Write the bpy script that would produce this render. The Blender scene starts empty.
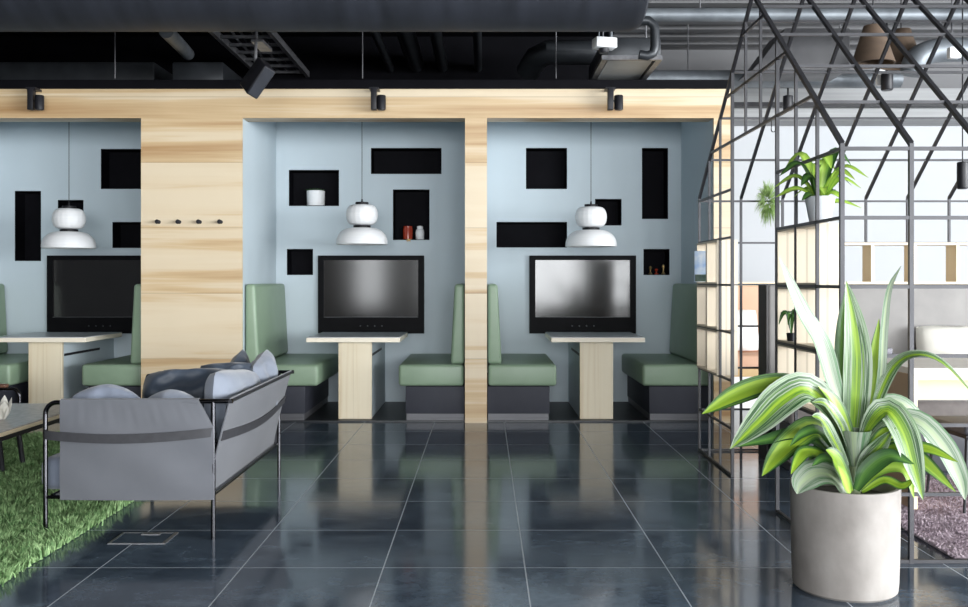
import bpy, bmesh, math, random
import numpy as np
from mathutils import Vector, Matrix, noise
random.seed(7)
rng = np.random.default_rng(11)
S = bpy.context.scene
COL = S.collection
F, VX, VY, H = 941.0, 484.0, 281.0, 1.215      # focal length in pixels, vanishing point, eye height
def P(px, py, Y):
    return Vector(((px-VX)/F*Y, Y, H+(VY-py)/F*Y))
def X_(px, Y): return (px-VX)/F*Y
def Z_(py, Y): return H+(VY-py)/F*Y

# ------------------------------------------------------------------ materials
def base_mat(name):
    m = bpy.data.materials.new(name); m.use_nodes = True
    nt = m.node_tree; return m, nt, nt.nodes['Principled BSDF']
def N(nt, t, **k):
    n = nt.nodes.new(t)
    for a, v in k.items():
        if a.startswith('i_'): n.inputs[a[2:]].default_value = v
        else: setattr(n, a, v)
    return n
def math_(nt, op, a, b=None):
    n = nt.nodes.new('ShaderNodeMath'); n.operation = op
    for i, v in enumerate((a, b)):
        if v is None: continue
        if isinstance(v, (int, float)): n.inputs[i].default_value = v
        else: nt.links.new(v, n.inputs[i])
    return n.outputs[0]
def ramp(nt, fac, stops):
    r = nt.nodes.new('ShaderNodeValToRGB'); e = r.color_ramp.elements
    while len(e) < len(stops): e.new(0.5)
    for k, (p, c) in enumerate(stops):
        e[k].position = p; e[k].color = (*c, 1)
    nt.links.new(fac, r.inputs[0]); return r.outputs[0]
def M(name, c1, c2=None, rough=.5, metal=0., scale=(8,8,8), detail=4, bump=0., bscale=None, spec=.5, sheen=0., ior=1.5,
      coat=0., trans=0.):
    m, nt, b = base_mat(name)
    c2 = c2 or tuple(min(1, v*1.12) for v in c1)
    tc = N(nt, 'ShaderNodeTexCoord'); mp = N(nt, 'ShaderNodeMapping'); mp.inputs['Scale'].default_value = scale
    nt.links.new(tc.outputs['Object'], mp.inputs[0])
    no = N(nt, 'ShaderNodeTexNoise'); no.inputs['Scale'].default_value = 1; no.inputs['Detail'].default_value = detail
    nt.links.new(mp.outputs[0], no.inputs[0])
    c = ramp(nt, no.outputs[0], [(.3, c1), (.7, c2)])
    nt.links.new(c, b.inputs['Base Color'])
    b.inputs['Roughness'].default_value = rough; b.inputs['Metallic'].default_value = metal
    b.inputs['Specular IOR Level'].default_value = spec; b.inputs['IOR'].default_value = ior
    if sheen: b.inputs['Sheen Weight'].default_value = sheen
    if coat: b.inputs['Coat Weight'].default_value = coat
    if trans: b.inputs['Subsurface Weight'].default_value = trans; b.inputs['Subsurface Radius'].default_value = (.05,.05,.05)
    if bump:
        n2 = no
        if bscale:
            n2 = N(nt, 'ShaderNodeTexNoise'); n2.inputs['Scale'].default_value = bscale; n2.inputs['Detail'].default_value = 3
            nt.links.new(tc.outputs['Object'], n2.inputs[0])
        bp = N(nt, 'ShaderNodeBump'); bp.inputs['Strength'].default_value = bump; bp.inputs['Distance'].default_value = .01
        nt.links.new(n2.outputs[0], bp.inputs['Height']); nt.links.new(bp.outputs[0], b.inputs['Normal'])
    return m
def wood(name, light, mid, dark, along='x', board=.2, rough=.42, jx=2.2, contrast=1.):
    """boards running along one axis, with flowing grain and a tone of its own for each board"""
    m, nt, b = base_mat(name)
    tc = N(nt, 'ShaderNodeTexCoord'); sp = N(nt, 'ShaderNodeSeparateXYZ'); nt.links.new(tc.outputs['Object'], sp.inputs[0])
    ax = {'x': (0, 2, 1), 'z': (2, 0, 1), 'y': (1, 0, 2)}[along]
    L, A, D = (sp.outputs[i] for i in ax)
    row = math_(nt, 'FLOOR', math_(nt, 'DIVIDE', math_(nt, 'ADD', A, 50*board + .013), board))
    wn = N(nt, 'ShaderNodeTexWhiteNoise', noise_dimensions='1D'); nt.links.new(row, wn.inputs['W'])
    Ls = math_(nt, 'ADD', L, math_(nt, 'MULTIPLY', wn.outputs['Value'], 37.))
    seg = math_(nt, 'FLOOR', math_(nt, 'DIVIDE', Ls, jx))
    wn2 = N(nt, 'ShaderNodeTexWhiteNoise', noise_dimensions='2D')
    cv = N(nt, 'ShaderNodeCombineXYZ'); nt.links.new(row, cv.inputs[0]); nt.links.new(seg, cv.inputs[1])
    nt.links.new(cv.outputs[0], wn2.inputs['Vector'])
    def stretched(lx, ax_, det, dist):
        c = N(nt, 'ShaderNodeCombineXYZ')
        nt.links.new(math_(nt, 'MULTIPLY', Ls, lx), c.inputs[0]); nt.links.new(math_(nt, 'MULTIPLY', A, ax_), c.inputs[1])
        nt.links.new(math_(nt, 'ADD', math_(nt, 'MULTIPLY', D, ax_), math_(nt, 'MULTIPLY', wn2.outputs['Value'], 9.)), c.inputs[2])
        n = N(nt, 'ShaderNodeTexNoise'); n.inputs['Scale'].default_value = 1; n.inputs['Detail'].default_value = det
        n.inputs['Distortion'].default_value = dist; nt.links.new(c.outputs[0], n.inputs[0]); return n.outputs[0]
    n1 = stretched(.32, 7.5, 4, .5); n2 = stretched(1.6, 60., 3, .2)
    v = math_(nt, 'ADD', math_(nt, 'MULTIPLY', n1, .72*contrast), math_(nt, 'MULTIPLY', n2, .12))
    v = math_(nt, 'ADD', v, math_(nt, 'MULTIPLY', math_(nt, 'SUBTRACT', wn2.outputs['Value'], .5), .2*contrast))
    col = ramp(nt, v, [(.30, light), (.42, tuple((a*.8+c*.2) for a, c in zip(light, mid))), (.50, mid), (.60, tuple((a+c)/2 for a, c in zip(mid, dark))), (.70, dark)])
    fa = math_(nt, 'FRACT', math_(nt, 'DIVIDE', math_(nt, 'ADD', A, 50*board + .013), board))
    joint = math_(nt, 'LESS_THAN', fa, .012)
    mix = N(nt, 'ShaderNodeMix', data_type='RGBA'); nt.links.new(math_(nt, 'MULTIPLY', joint, .35), mix.inputs['Factor'])
    nt.links.new(col, mix.inputs['A']); mix.inputs['B'].default_value = (*[v*.45 for v in dark], 1)
    nt.links.new(mix.outputs['Result'], b.inputs['Base Color'])
    b.inputs['Roughness'].default_value = rough
    return m

birch = dict(light=(.66,.555,.40), mid=(.57,.42,.245), dark=(.37,.21,.09))
MAT = {}
MAT['wood_h'] = wood('birch boards level', **birch, along='x', board=.56, jx=60., contrast=1.18)
MAT['wood_v'] = wood('birch boards upright', (.74,.66,.50), (.64,.53,.36), (.46,.34,.20), along='z', board=.145)
MAT['ply'] = wood('pale plywood', (.60,.52,.40), (.55,.46,.33), (.46,.36,.24), along='z', board=.9, contrast=.7)
MAT['ply_edge'] = wood('pale ply edge', (.80,.73,.60), (.74,.65,.50), (.62,.50,.36), along='x', board=.9, contrast=.6)
MAT['ply_x'] = wood('oak ply', (.82,.68,.47), (.77,.61,.39), (.64,.46,.26), along='x', board=.9, contrast=.7)
MAT['oak_tan'] = wood('tan oak', (.62,.44,.24), (.58,.40,.21), (.45,.29,.13), along='z', board=.5, contrast=.7)
MAT['brown_wood'] = wood('brown oak', (.46,.31,.19), (.40,.26,.155), (.28,.17,.09), along='z', board=.5, contrast=.8)
MAT['blue'] = M('pale blue paint', (.475,.55,.595), (.495,.57,.615), rough=.55, scale=(2,2,2))
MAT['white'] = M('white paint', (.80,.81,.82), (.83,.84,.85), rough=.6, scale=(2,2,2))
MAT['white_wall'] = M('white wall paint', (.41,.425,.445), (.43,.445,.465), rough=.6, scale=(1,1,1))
MAT['dark_wall'] = M('charcoal wall paint', (.05,.05,.055), (.06,.06,.065), rough=.7, scale=(1,1,1))
MAT['greywall'] = M('taupe wall paint', (.34,.30,.26), (.38,.34,.30), rough=.7, scale=(1,1,1))
MAT['black'] = M('black lacquer', (.006,.006,.008), (.009,.009,.011), rough=.5, spec=.25)
MAT['niche'] = M('black laminate', (.003,.003,.0045), (.0045,.0045,.0065), rough=.7, spec=.08)
MAT['black_sat'] = M('satin black', (.010,.010,.013), (.015,.015,.019), rough=.42, spec=.3)
MAT['dark_floor'] = M('black vinyl', (.010,.012,.015), (.016,.018,.022), rough=.45, scale=(3,3,3))
MAT['bezel'] = M('black tv casing', (.004,.004,.005), (.006,.006,.007), rough=.45, spec=.05)
MAT['screen'] = M('screen glass', (.004,.004,.005), (.006,.006,.006), rough=.11, ior=1.47)
MAT['green'] = M('green leather', (.215,.30,.205), (.24,.33,.23), rough=.42, scale=(5,5,5), bump=.05, bscale=220)
MAT['base'] = M('navy grey laminate', (.030,.032,.044), (.036,.038,.050), rough=.6, spec=.3)
MAT['bright_steel'] = M('brushed bright steel', (.42,.42,.44), (.52,.52,.54), rough=.35, metal=.9, scale=(2,60,60))
MAT['steel'] = M('brushed steel', (.11,.11,.12), (.16,.16,.17), rough=.5, metal=.5, scale=(2,60,60))
MAT['laminate'] = M('pale grey laminate', (.42,.44,.46), (.46,.48,.50), rough=.3, scale=(3,3,3))
MAT['paper'] = M('white lamp paper', (.70,.71,.725), (.76,.765,.77), rough=.55, scale=(2,2,60), trans=.15)
MAT['ceil'] = M('dark ceiling', (.10,.10,.105), (.135,.135,.14), rough=.6, scale=(.6,3,3))
MAT['ceil_dark'] = M('black plenum', (.008,.008,.009), (.014,.014,.016), rough=.6, scale=(.6,3,3))
MAT['duct'] = M('navy duct wrap', (.008,.010,.015), (.018,.021,.030), rough=.6, scale=(9,1.2,1.2), bump=.15)
MAT['duct_dark'] = M('dark duct', (.022,.025,.029), (.036,.040,.046), rough=.4, scale=(6,6,6), metal=.3)
MAT['galv'] = M('galvanised duct', (.10,.112,.125), (.19,.21,.23), rough=.5, metal=.4, scale=(5,5,5))
MAT['tray'] = M('painted steel tray', (.10,.10,.11), (.20,.20,.21), rough=.35, metal=.3, scale=(20,20,20))
MAT['grid'] = M('grey steel bar', (.022,.022,.026), (.036,.036,.041), rough=.42, metal=.35, scale=(6,6,6))
MAT['chrome'] = M('dark chrome tube', (.035,.035,.04), (.07,.07,.075), rough=.16, metal=1., scale=(4,4,4))
MAT['sling_side'] = M('grey canvas', (.080,.084,.097), (.102,.106,.120), rough=.8, scale=(3,3,3), bump=.1, bscale=500, sheen=.2)
MAT['strap'] = M('charcoal strap', (.022,.022,.026), (.03,.03,.035), rough=.7, scale=(30,30,30))
MAT['cush_light'] = M('light grey fabric', (.165,.188,.235), (.195,.218,.265), rough=.85, scale=(6,6,6), sheen=.3, bump=.1, bscale=300)
MAT['cush_blue'] = M('blue grey fabric', (.12,.14,.185), (.145,.165,.21), rough=.85, scale=(6,6,6), sheen=.3)
MAT['cush_navy'] = M('navy velvet', (.022,.032,.05), (.045,.06,.085), rough=.55, scale=(5,5,5), sheen=.2)
MAT['concrete'] = M('pale concrete', (.17,.153,.14), (.31,.288,.268), rough=.75, scale=(5,5,3.5), detail=6, bump=.08, bscale=25)
MAT['soil'] = M('dark soil', (.02,.016,.012), (.05,.04,.03), rough=.95, scale=(60,60,60), bump=.5)
MAT['sofa_grey'] = M('warm grey wool', (.22,.21,.205), (.25,.24,.23), rough=.9, scale=(8,8,8), sheen=.2, bump=.1, bscale=300)
MAT['seat_brown'] = M('taupe velvet', (.15,.13,.125), (.19,.17,.16), rough=.75, scale=(20,8,20), sheen=.4)
MAT['slate'] = M('slate laminate', (.05,.052,.065), (.06,.062,.075), rough=.5)
MAT['sofa_dark'] = M('charcoal panel', (.014,.012,.012), (.02,.018,.018), rough=.5)
MAT['cream'] = M('cream linen', (.60,.58,.52), (.66,.64,.58), rough=.85, scale=(8,8,8), bump=.15, bscale=200)
MAT['peach'] = M('peach wool', (.62,.39,.28), (.66,.43,.31), rough=.9, scale=(6,6,6))
MAT['purple'] = M('mauve rug', (.26,.20,.235), (.48,.40,.44), rough=.95, scale=(26,26,26), detail=6)
MAT['brown_shade'] = M('brown felt', (.065,.042,.027), (.10,.066,.043), rough=.85, scale=(5,5,9))
MAT['red'] = M('red glaze', (.32,.03,.012), (.38,.05,.02), rough=.25)
MAT['pot_white'] = M('white glaze', (.74,.75,.76), (.80,.81,.82), rough=.4)
MAT['pot_grey'] = M('grey white clay', (.50,.52,.55), (.60,.62,.65), rough=.6)
MAT['leather'] = M('brown leather', (.09,.04,.025), (.14,.065,.04), rough=.4)
MAT['stone_top'] = M('grey stone top', (.38,.36,.34), (.50,.47,.445), rough=.22, scale=(25,25,25))
MAT['gold'] = M('brass', (.55,.36,.14), (.62,.42,.18), rough=.3, metal=.9)

def floor_mat():
    m, nt, b = base_mat('polished slate tile')
    tc = N(nt, 'ShaderNodeTexCoord'); sp = N(nt, 'ShaderNodeSeparateXYZ'); nt.links.new(tc.outputs['Object'], sp.inputs[0])
    T = .6
    u = math_(nt, 'DIVIDE', math_(nt, 'SUBTRACT', sp.outputs[0], .1735-30*T), T)
    v = math_(nt, 'DIVIDE', math_(nt, 'SUBTRACT', sp.outputs[1], 3.988-30*T), T)
    def line(w): 
        f = math_(nt, 'FRACT', w); d = math_(nt, 'MINIMUM', f, math_(nt, 'SUBTRACT', 1., f))
        return math_(nt, 'LESS_THAN', d, .0042)
    g = math_(nt, 'MAXIMUM', line(u), line(v))
    cv = N(nt, 'ShaderNodeCombineXYZ'); nt.links.new(math_(nt, 'FLOOR', u), cv.inputs[0]); nt.links.new(math_(nt, 'FLOOR', v), cv.inputs[1])
    wn = N(nt, 'ShaderNodeTexWhiteNoise', noise_dimensions='2D'); nt.links.new(cv.outputs[0], wn.inputs['Vector'])
    c3 = N(nt, 'ShaderNodeCombineXYZ'); nt.links.new(math_(nt, 'MULTIPLY', sp.outputs[0], 2.6), c3.inputs[0])
    nt.links.new(math_(nt, 'MULTIPLY', sp.outputs[1], 4.6), c3.inputs[1]); nt.links.new(math_(nt, 'MULTIPLY', wn.outputs['Value'], 7.), c3.inputs[2])
    no = N(nt, 'ShaderNodeTexNoise'); no.inputs['Scale'].default_value = 1.; no.inputs['Detail'].default_value = 8
    no.inputs['Roughness'].default_value = .68; no.inputs['Distortion'].default_value = .8
    nt.links.new(c3.outputs[0], no.inputs[0])
    n2 = N(nt, 'ShaderNodeTexNoise'); n2.inputs['Scale'].default_value = 14.; n2.inputs['Detail'].default_value = 6; n2.inputs['Roughness'].default_value = .75
    nt.links.new(tc.outputs['Object'], n2.inputs[0])
    val = math_(nt, 'ADD', math_(nt, 'ADD', math_(nt, 'MULTIPLY', no.outputs[0], .65), math_(nt, 'MULTIPLY', n2.outputs[0], .42)), math_(nt, 'MULTIPLY', math_(nt, 'SUBTRACT', wn.outputs['Value'], .5), .08))
    col = ramp(nt, val, [(.34, (.024,.034,.049)), (.50, (.044,.062,.087)), (.64, (.080,.108,.142)), (.8, (.15,.185,.22))])
    mix = N(nt, 'ShaderNodeMix', data_type='RGBA'); nt.links.new(g, mix.inputs['Factor']); nt.links.new(col, mix.inputs['A'])
    mix.inputs['B'].default_value = (.40,.43,.46,1); nt.links.new(mix.outputs['Result'], b.inputs['Base Color'])
    r = math_(nt, 'ADD', .05, math_(nt, 'MULTIPLY', no.outputs[0], .13))
    r = math_(nt, 'ADD', r, math_(nt, 'MULTIPLY', g, .5))
    nt.links.new(r, b.inputs['Roughness']); b.inputs['IOR'].default_value = 1.5
    return m
MAT['floor'] = floor_mat()

def leaf_mat(name, stops, rough=.38):
    """variegation runs along the blade: u across the blade, v from base to tip"""
    m, nt, b = base_mat(name)
    uv = N(nt, 'ShaderNodeUVMap'); uv.uv_map = 'UVMap'
    sp = N(nt, 'ShaderNodeSeparateXYZ'); nt.links.new(uv.outputs[0], sp.inputs[0])
    c = N(nt, 'ShaderNodeCombineXYZ'); nt.links.new(math_(nt, 'MULTIPLY', sp.outputs[0], 15.), c.inputs[0])
    nt.links.new(math_(nt, 'MULTIPLY', sp.outputs[1], 1.3), c.inputs[1])
    ob = N(nt, 'ShaderNodeObjectInfo'); nt.links.new(math_(nt, 'MULTIPLY', ob.outputs['Random'], 50.), c.inputs[2])
    no = N(nt, 'ShaderNodeTexNoise'); no.inputs['Scale'].default_value = 1; no.inputs['Detail'].default_value = 2
    nt.links.new(c.outputs[0], no.inputs[0])
    d = math_(nt, 'ABSOLUTE', math_(nt, 'SUBTRACT', sp.outputs[0], .5))
    f = math_(nt, 'ADD', math_(nt, 'MULTIPLY', d, 1.6), math_(nt, 'MULTIPLY', math_(nt, 'SUBTRACT', no.outputs[0], .5), .75))
    col = ramp(nt, f, stops); nt.links.new(col, b.inputs['Base Color'])
    b.inputs['Roughness'].default_value = rough
    b.inputs['Subsurface Weight'].default_value = .0
    tr = N(nt, 'ShaderNodeBsdfTranslucent'); nt.links.new(col, tr.inputs[0])
    ms = N(nt, 'ShaderNodeMixShader'); ms.inputs[0].default_value = .25
    out = nt.nodes['Material Output']
    nt.links.new(b.outputs[0], ms.inputs[1]); nt.links.new(tr.outputs[0], ms.inputs[2]); nt.links.new(ms.outputs[0], out.inputs[0])
    return m
YG, DG, WH, MG = (.17,.285,.02), (.018,.062,.014), (.29,.335,.265), (.09,.20,.035)
MAT['leaf_yellow'] = leaf_mat('leaf lime with dark margins', [(.0, YG), (.42, (.26,.39,.03)), (.56, MG), (.72, DG)])
MAT['leaf_white'] = leaf_mat('leaf white striped', [(.0, (.36,.45,.26)), (.20, WH), (.34, (.31,.36,.28)), (.40, (.07,.16,.07)), (.47, WH), (.60, (.32,.37,.30)), (.66, (.08,.18,.08)), (.9, WH)])
MAT['leaf_mix'] = leaf_mat('leaf lime centre white stripes', [(.0, (.24,.36,.03)), (.10, YG), (.14, (.05,.14,.02)), (.18, YG), (.25, (.10,.21,.025)), (.29, WH), (.33, DG), (.42, (.07,.16,.03)), (.46, WH), (.50, DG), (.57, DG), (.61, (.36,.43,.32)), (.66, (.10,.2,.07)), (.76, WH)])
MAT['leaf_green'] = leaf_mat('leaf deep green', [(.0, MG), (.3, (.05,.13,.03)), (.7, DG)])
MAT['leaf_fresh'] = leaf_mat('leaf fresh green', [(.0, (.42,.60,.10)), (.4, (.32,.50,.07)), (.8, (.14,.30,.04))])
MAT['stem'] = M('green stem', (.35,.42,.22), (.50,.56,.40), rough=.5, scale=(60,60,3))
MAT['air_plant'] = M('feathery green', (.13,.24,.05), (.30,.42,.14), rough=.7, scale=(30,30,30))
MAT['grass'] = M('grass green pile', (.035,.12,.025), (.30,.44,.20), rough=.7, scale=(26,26,50), detail=5)
MAT['grass_base'] = M('green backing', (.03,.09,.02), (.05,.13,.03), rough=.9)

# ------------------------------------------------------------------ mesh helpers
def BM(): return bmesh.new()
def box(bm, x0, x1, y0, y1, z0, z1, bevel=0., seg=2, mat=None):
    t = BM(); bmesh.ops.create_cube(t, size=1)
    for v in t.verts:
        v.co = Vector((x0+(v.co.x+.5)*(x1-x0), y0+(v.co.y+.5)*(y1-y0), z0+(v.co.z+.5)*(z1-z0)))
    if bevel: bmesh.ops.bevel(t, geom=t.edges[:], offset=bevel, segments=seg, profile=.5, affect='EDGES')
    if mat is not None: bmesh.ops.transform(t, matrix=mat, verts=t.verts)
    return merge(bm, t)
def merge(bm, t):
    me = bpy.data.meshes.new('tmp'); t.to_mesh(me); t.free(); bm.from_mesh(me); bpy.data.meshes.remove(me); return bm
def prism(bm, poly, y0, y1, bevel=0., seg=2, axis='y'):
    """polygon in x,z (or y,z when axis is x) pushed along the other axis"""
    t = BM()
    mk = (lambda a, b, c: (a, c, b)) if axis == 'y' else (lambda a, b, c: (c, a, b))
    a = [t.verts.new(mk(p[0], p[1], y0)) for p in poly]; b = [t.verts.new(mk(p[0], p[1], y1)) for p in poly]
    n = len(poly); t.faces.new(a); t.faces.new(b[::-1])
    for i in range(n): t.faces.new((a[i], b[i], b[(i+1) % n], a[(i+1) % n]))
    bmesh.ops.recalc_face_normals(t, faces=t.faces[:])
    if bevel: bmesh.ops.bevel(t, geom=t.edges[:], offset=bevel, segments=seg, profile=.5, affect='EDGES')
    return merge(bm, t)
def lathe(bm, prof, cx=0, cy=0, cz=0, seg=32, ribs=0, rib=0.):
    rings = []
    for r, z in prof:
        if r < 1e-6: rings.append([bm.verts.new((cx, cy, cz+z))]); continue
        rr = []
        for k in range(seg):
            a = 2*math.pi*k/seg; q = r*(1 + (rib*math.cos(a*ribs) if ribs else 0))
            rr.append(bm.verts.new((cx+q*math.cos(a), cy+q*math.sin(a), cz+z)))
        rings.append(rr)
    for a, b in zip(rings, rings[1:]):
        for k in range(seg):
            k2 = (k+1) % seg
            if len(a) == 1 and len(b) == 1: continue
            if len(a) == 1: bm.faces.new((a[0], b[k2], b[k]))
            elif len(b) == 1: bm.faces.new((a[k], a[k2], b[0]))
            else: bm.faces.new((a[k], a[k2], b[k2], b[k]))
    return bm
def catmull(pts, n):
    pts = [Vector(p) for p in pts]; out = []
    q = [2*pts[0]-pts[1]] + pts + [2*pts[-1]-pts[-2]]; m = len(pts)-1
    for i in range(n+1):
        t = i/n*m; k = min(int(t), m-1); t -= k
        a, b, c, d = q[k:k+4]
        out.append(.5*((2*b) + (c-a)*t + (2*a-5*b+4*c-d)*t*t + (3*b-a-3*c+d)*t**3))
    return out
def tube(bm, pts, r, seg=10, square=False, caps=True):
    pts = [Vector(p) for p in pts]; n = len(pts)
    if square: seg = 4
    T = [((pts[min(i+1, n-1)]-pts[max(i-1, 0)])).normalized() for i in range(n)]
    ref = Vector((0, 0, 1)) if abs(T[0].z) < .9 else Vector((1, 0, 0))
    u = T[0].cross(ref).normalized(); rings = []
    for i in range(n):
        u = (u - T[i]*u.dot(T[i])).normalized(); w = T[i].cross(u)
        rad = r[i] if isinstance(r, (list, tuple)) else r
        off = math.pi/4 if square else 0
        if square: rad *= math.sqrt(2)
        rings.append([bm.verts.new(pts[i] + rad*(math.cos(off+2*math.pi*k/seg)*u + math.sin(off+2*math.pi*k/seg)*w)) for k in range(seg)])
    for a, b in zip(rings, rings[1:]):
        for k in range(seg): bm.faces.new((a[k], a[(k+1) % seg], b[(k+1) % seg], b[k]))
    if caps: bm.faces.new(rings[0][::-1]); bm.faces.new(rings[-1])
    return bm
def arc(c, r, a0, a1, n, plane):
    """points of an arc; plane gives the two unit axes"""
    e1, e2 = Vector(plane[0]), Vector(plane[1]); c = Vector(c)
    return [c + r*(math.cos(a0+(a1-a0)*k/n)*e1 + math.sin(a0+(a1-a0)*k/n)*e2) for k in range(n+1)]
def sheet(bm, f, nu, nv, th):
    """a cloth of its own thickness; f(u, v) -> point and normal"""
    A, B = [], []
    for i in range(nu+1):
        ra, rb = [], []
        for j in range(nv+1):
            p, n = f(i/nu, j/nv); n = Vector(n).normalized()
            ra.append(bm.verts.new(Vector(p)+n*th/2)); rb.append(bm.verts.new(Vector(p)-n*th/2))
        A.append(ra); B.append(rb)
    for i in range(nu):
        for j in range(nv):
            bm.faces.new((A[i][j], A[i+1][j], A[i+1][j+1], A[i][j+1])); bm.faces.new((B[i][j], B[i][j+1], B[i+1][j+1], B[i+1][j]))
    for i in range(nu):
        bm.faces.new((A[i][0], B[i][0], B[i+1][0], A[i+1][0])); bm.faces.new((A[i][nv], A[i+1][nv], B[i+1][nv], B[i][nv]))
    for j in range(nv):
        bm.faces.new((A[0][j], A[0][j+1], B[0][j+1], B[0][j])); bm.faces.new((A[nu][j], B[nu][j], B[nu][j+1], A[nu][j+1]))
    return bm
def pillow(bm, w, h, t, mat, seed=0, crease=.012, pw=.42, pinch=.06, n=22, rnd=.3):
    """stuffed cushion, w by h, t thick, its face normal along local z before mat"""
    G = [[], []]
    for s in (0, 1):
        for i in range(n+1):
            row = []
            for j in range(n+1):
                u, v = 2*i/n-1, 2*j/n-1
                k = ((1-abs(u)**2.6)*(1-abs(v)**2.6))
                d = max(k, 0)**pw * t/2
                x = u*w/2*(1-pinch*(1-abs(v))**1*abs(u)**2*1.0); y = v*h/2*(1-pinch*(1-abs(u))*abs(v)**2)
                nz = noise.noise(Vector((u*2.2+seed*3.1, v*2.2, s*5+seed)))*crease*(.3+k)
                x *= 1-rnd*(1-math.sqrt(1-v*v/2)); y *= 1-rnd*(1-math.sqrt(1-u*u/2))
                z = (d+nz*1.5) if s == 0 else -(d+nz)
                if i in (0, n) or j in (0, n): z = nz*.2 if s == 0 else z
                row.append((x, y, z))
            G[s].append(row)
    top = [[bm.verts.new(mat @ Vector(p)) for p in r] for r in G[0]]
    bot = [[top[i][j] if i in (0, n) or j in (0, n) else bm.verts.new(mat @ Vector(G[1][i][j])) for j in range(n+1)] for i in range(n+1)]
    for i in range(n):
        for j in range(n):
            bm.faces.new((top[i][j], top[i+1][j], top[i+1][j+1], top[i][j+1])); bm.faces.new((bot[i][j], bot[i][j+1], bot[i+1][j+1], bot[i+1][j]))
    return bm
def TR(loc, rx=0, ry=0, rz=0):
    return Matrix.Translation(Vector(loc)) @ Matrix.Rotation(rz, 4, 'Z') @ Matrix.Rotation(ry, 4, 'Y') @ Matrix.Rotation(rx, 4, 'X')

# ------------------------------------------------------------------ object helpers (all mesh code works in room coordinates)
OFF = {}
def tag(o, label=None, cat=None, group=None, kind=None):
    if label: o['label'] = label
    if cat: o['category'] = cat
    if group: o['group'] = group
    if kind: o['kind'] = kind
    return o
def thing(name, label, cat, loc=(0,0,0), group=None):
    o = bpy.data.objects.new(name, None); COL.objects.link(o); o.location = loc; o.empty_display_size = .1
    OFF[o.name] = Vector(loc); return tag(o, label, cat, group)
def obj(name, bm, mat, parent=None, smooth=40, loc=None, recalc=True, kind=None):
    me = bpy.data.meshes.new(name)
    off = OFF[parent.name] if parent is not None else Vector(loc or (0,0,0))
    if recalc: bmesh.ops.recalc_face_normals(bm, faces=bm.faces[:])
    bmesh.ops.translate(bm, verts=bm.verts[:], vec=-off)
    bm.to_mesh(me); bm.free()
    if smooth:
        me.polygons.foreach_set('use_smooth', [True]*len(me.polygons)); me.set_sharp_from_angle(angle=math.radians(smooth))
    for m in (mat if isinstance(mat, list) else [mat]): me.materials.append(MAT[m] if isinstance(m, str) else m)
    o = bpy.data.objects.new(name, me); COL.objects.link(o)
    if parent is not None: o.parent = parent
    else: o.location = off
    OFF[o.name] = off
    if kind: o['kind'] = kind
    return o
def struct(name, bm, mat, smooth=40): return obj(name, bm, mat, smooth=smooth, kind='structure')
def copy_tree(o, parent=None):
    c = o.copy(); COL.objects.link(c); OFF[c.name] = OFF[o.name]
    if parent is not None: c.parent = parent
    for ch in [x for x in o.children]: copy_tree(ch, c)
    return c

# ------------------------------------------------------------------ the room
YW, YB = 8.05, 9.38                       # face of the timber wall, back of the alcoves
k = YW/F
XP = lambda px: (px-VX)*k
RX0, RX1, RY0, RY1, CZ = -6.2, 11.0, -7.0, 10.6, 3.75
b = BM(); box(b, RX0-.2, RX1+.2, RY0-.2, RY1+.2, -.12, 0); struct('floor', b, 'floor', 0)
# dark corrugated ceiling
b = BM(); prof = []; y = RY0
while y < RY1-.01:
    for dy, dz in ((0, .0), (.10, 0), (.13, .06), (.25, .06), (.28, 0)): prof.append((y+dy, CZ+dz))
    y += .30
prof += [(y, CZ), (y, CZ+.2), (RY0, CZ+.2)]
prism(b, prof, RX0-.2, RX1+.2, axis='x'); struct('ceiling', b, 'ceil', 0)
b = BM(); box(b, RX0-.2, RX0, RY0-.2, RY1+.2, 0, CZ+.1); struct('wall_left', b, 'dark_wall', 0)
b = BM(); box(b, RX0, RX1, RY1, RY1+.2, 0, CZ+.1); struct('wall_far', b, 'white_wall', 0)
def wall_with_holes(bm, a0, a1, z0, z1, holes, mk):
    A = sorted({a0, a1, *[h[0] for h in holes], *[h[1] for h in holes]}); Z = sorted({z0, z1, *[h[2] for h in holes], *[h[3] for h in holes]})
    for i in range(len(A)-1):
        for j in range(len(Z)-1):
            ca, cz = (A[i]+A[i+1])/2, (Z[j]+Z[j+1])/2
            if any(h[0] < ca < h[1] and h[2] < cz < h[3] for h in holes): continue
            mk(bm, A[i], A[i+1], Z[j], Z[j+1])
    bmesh.ops.remove_doubles(bm, verts=bm.verts[:], dist=1e-5); return bm
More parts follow.
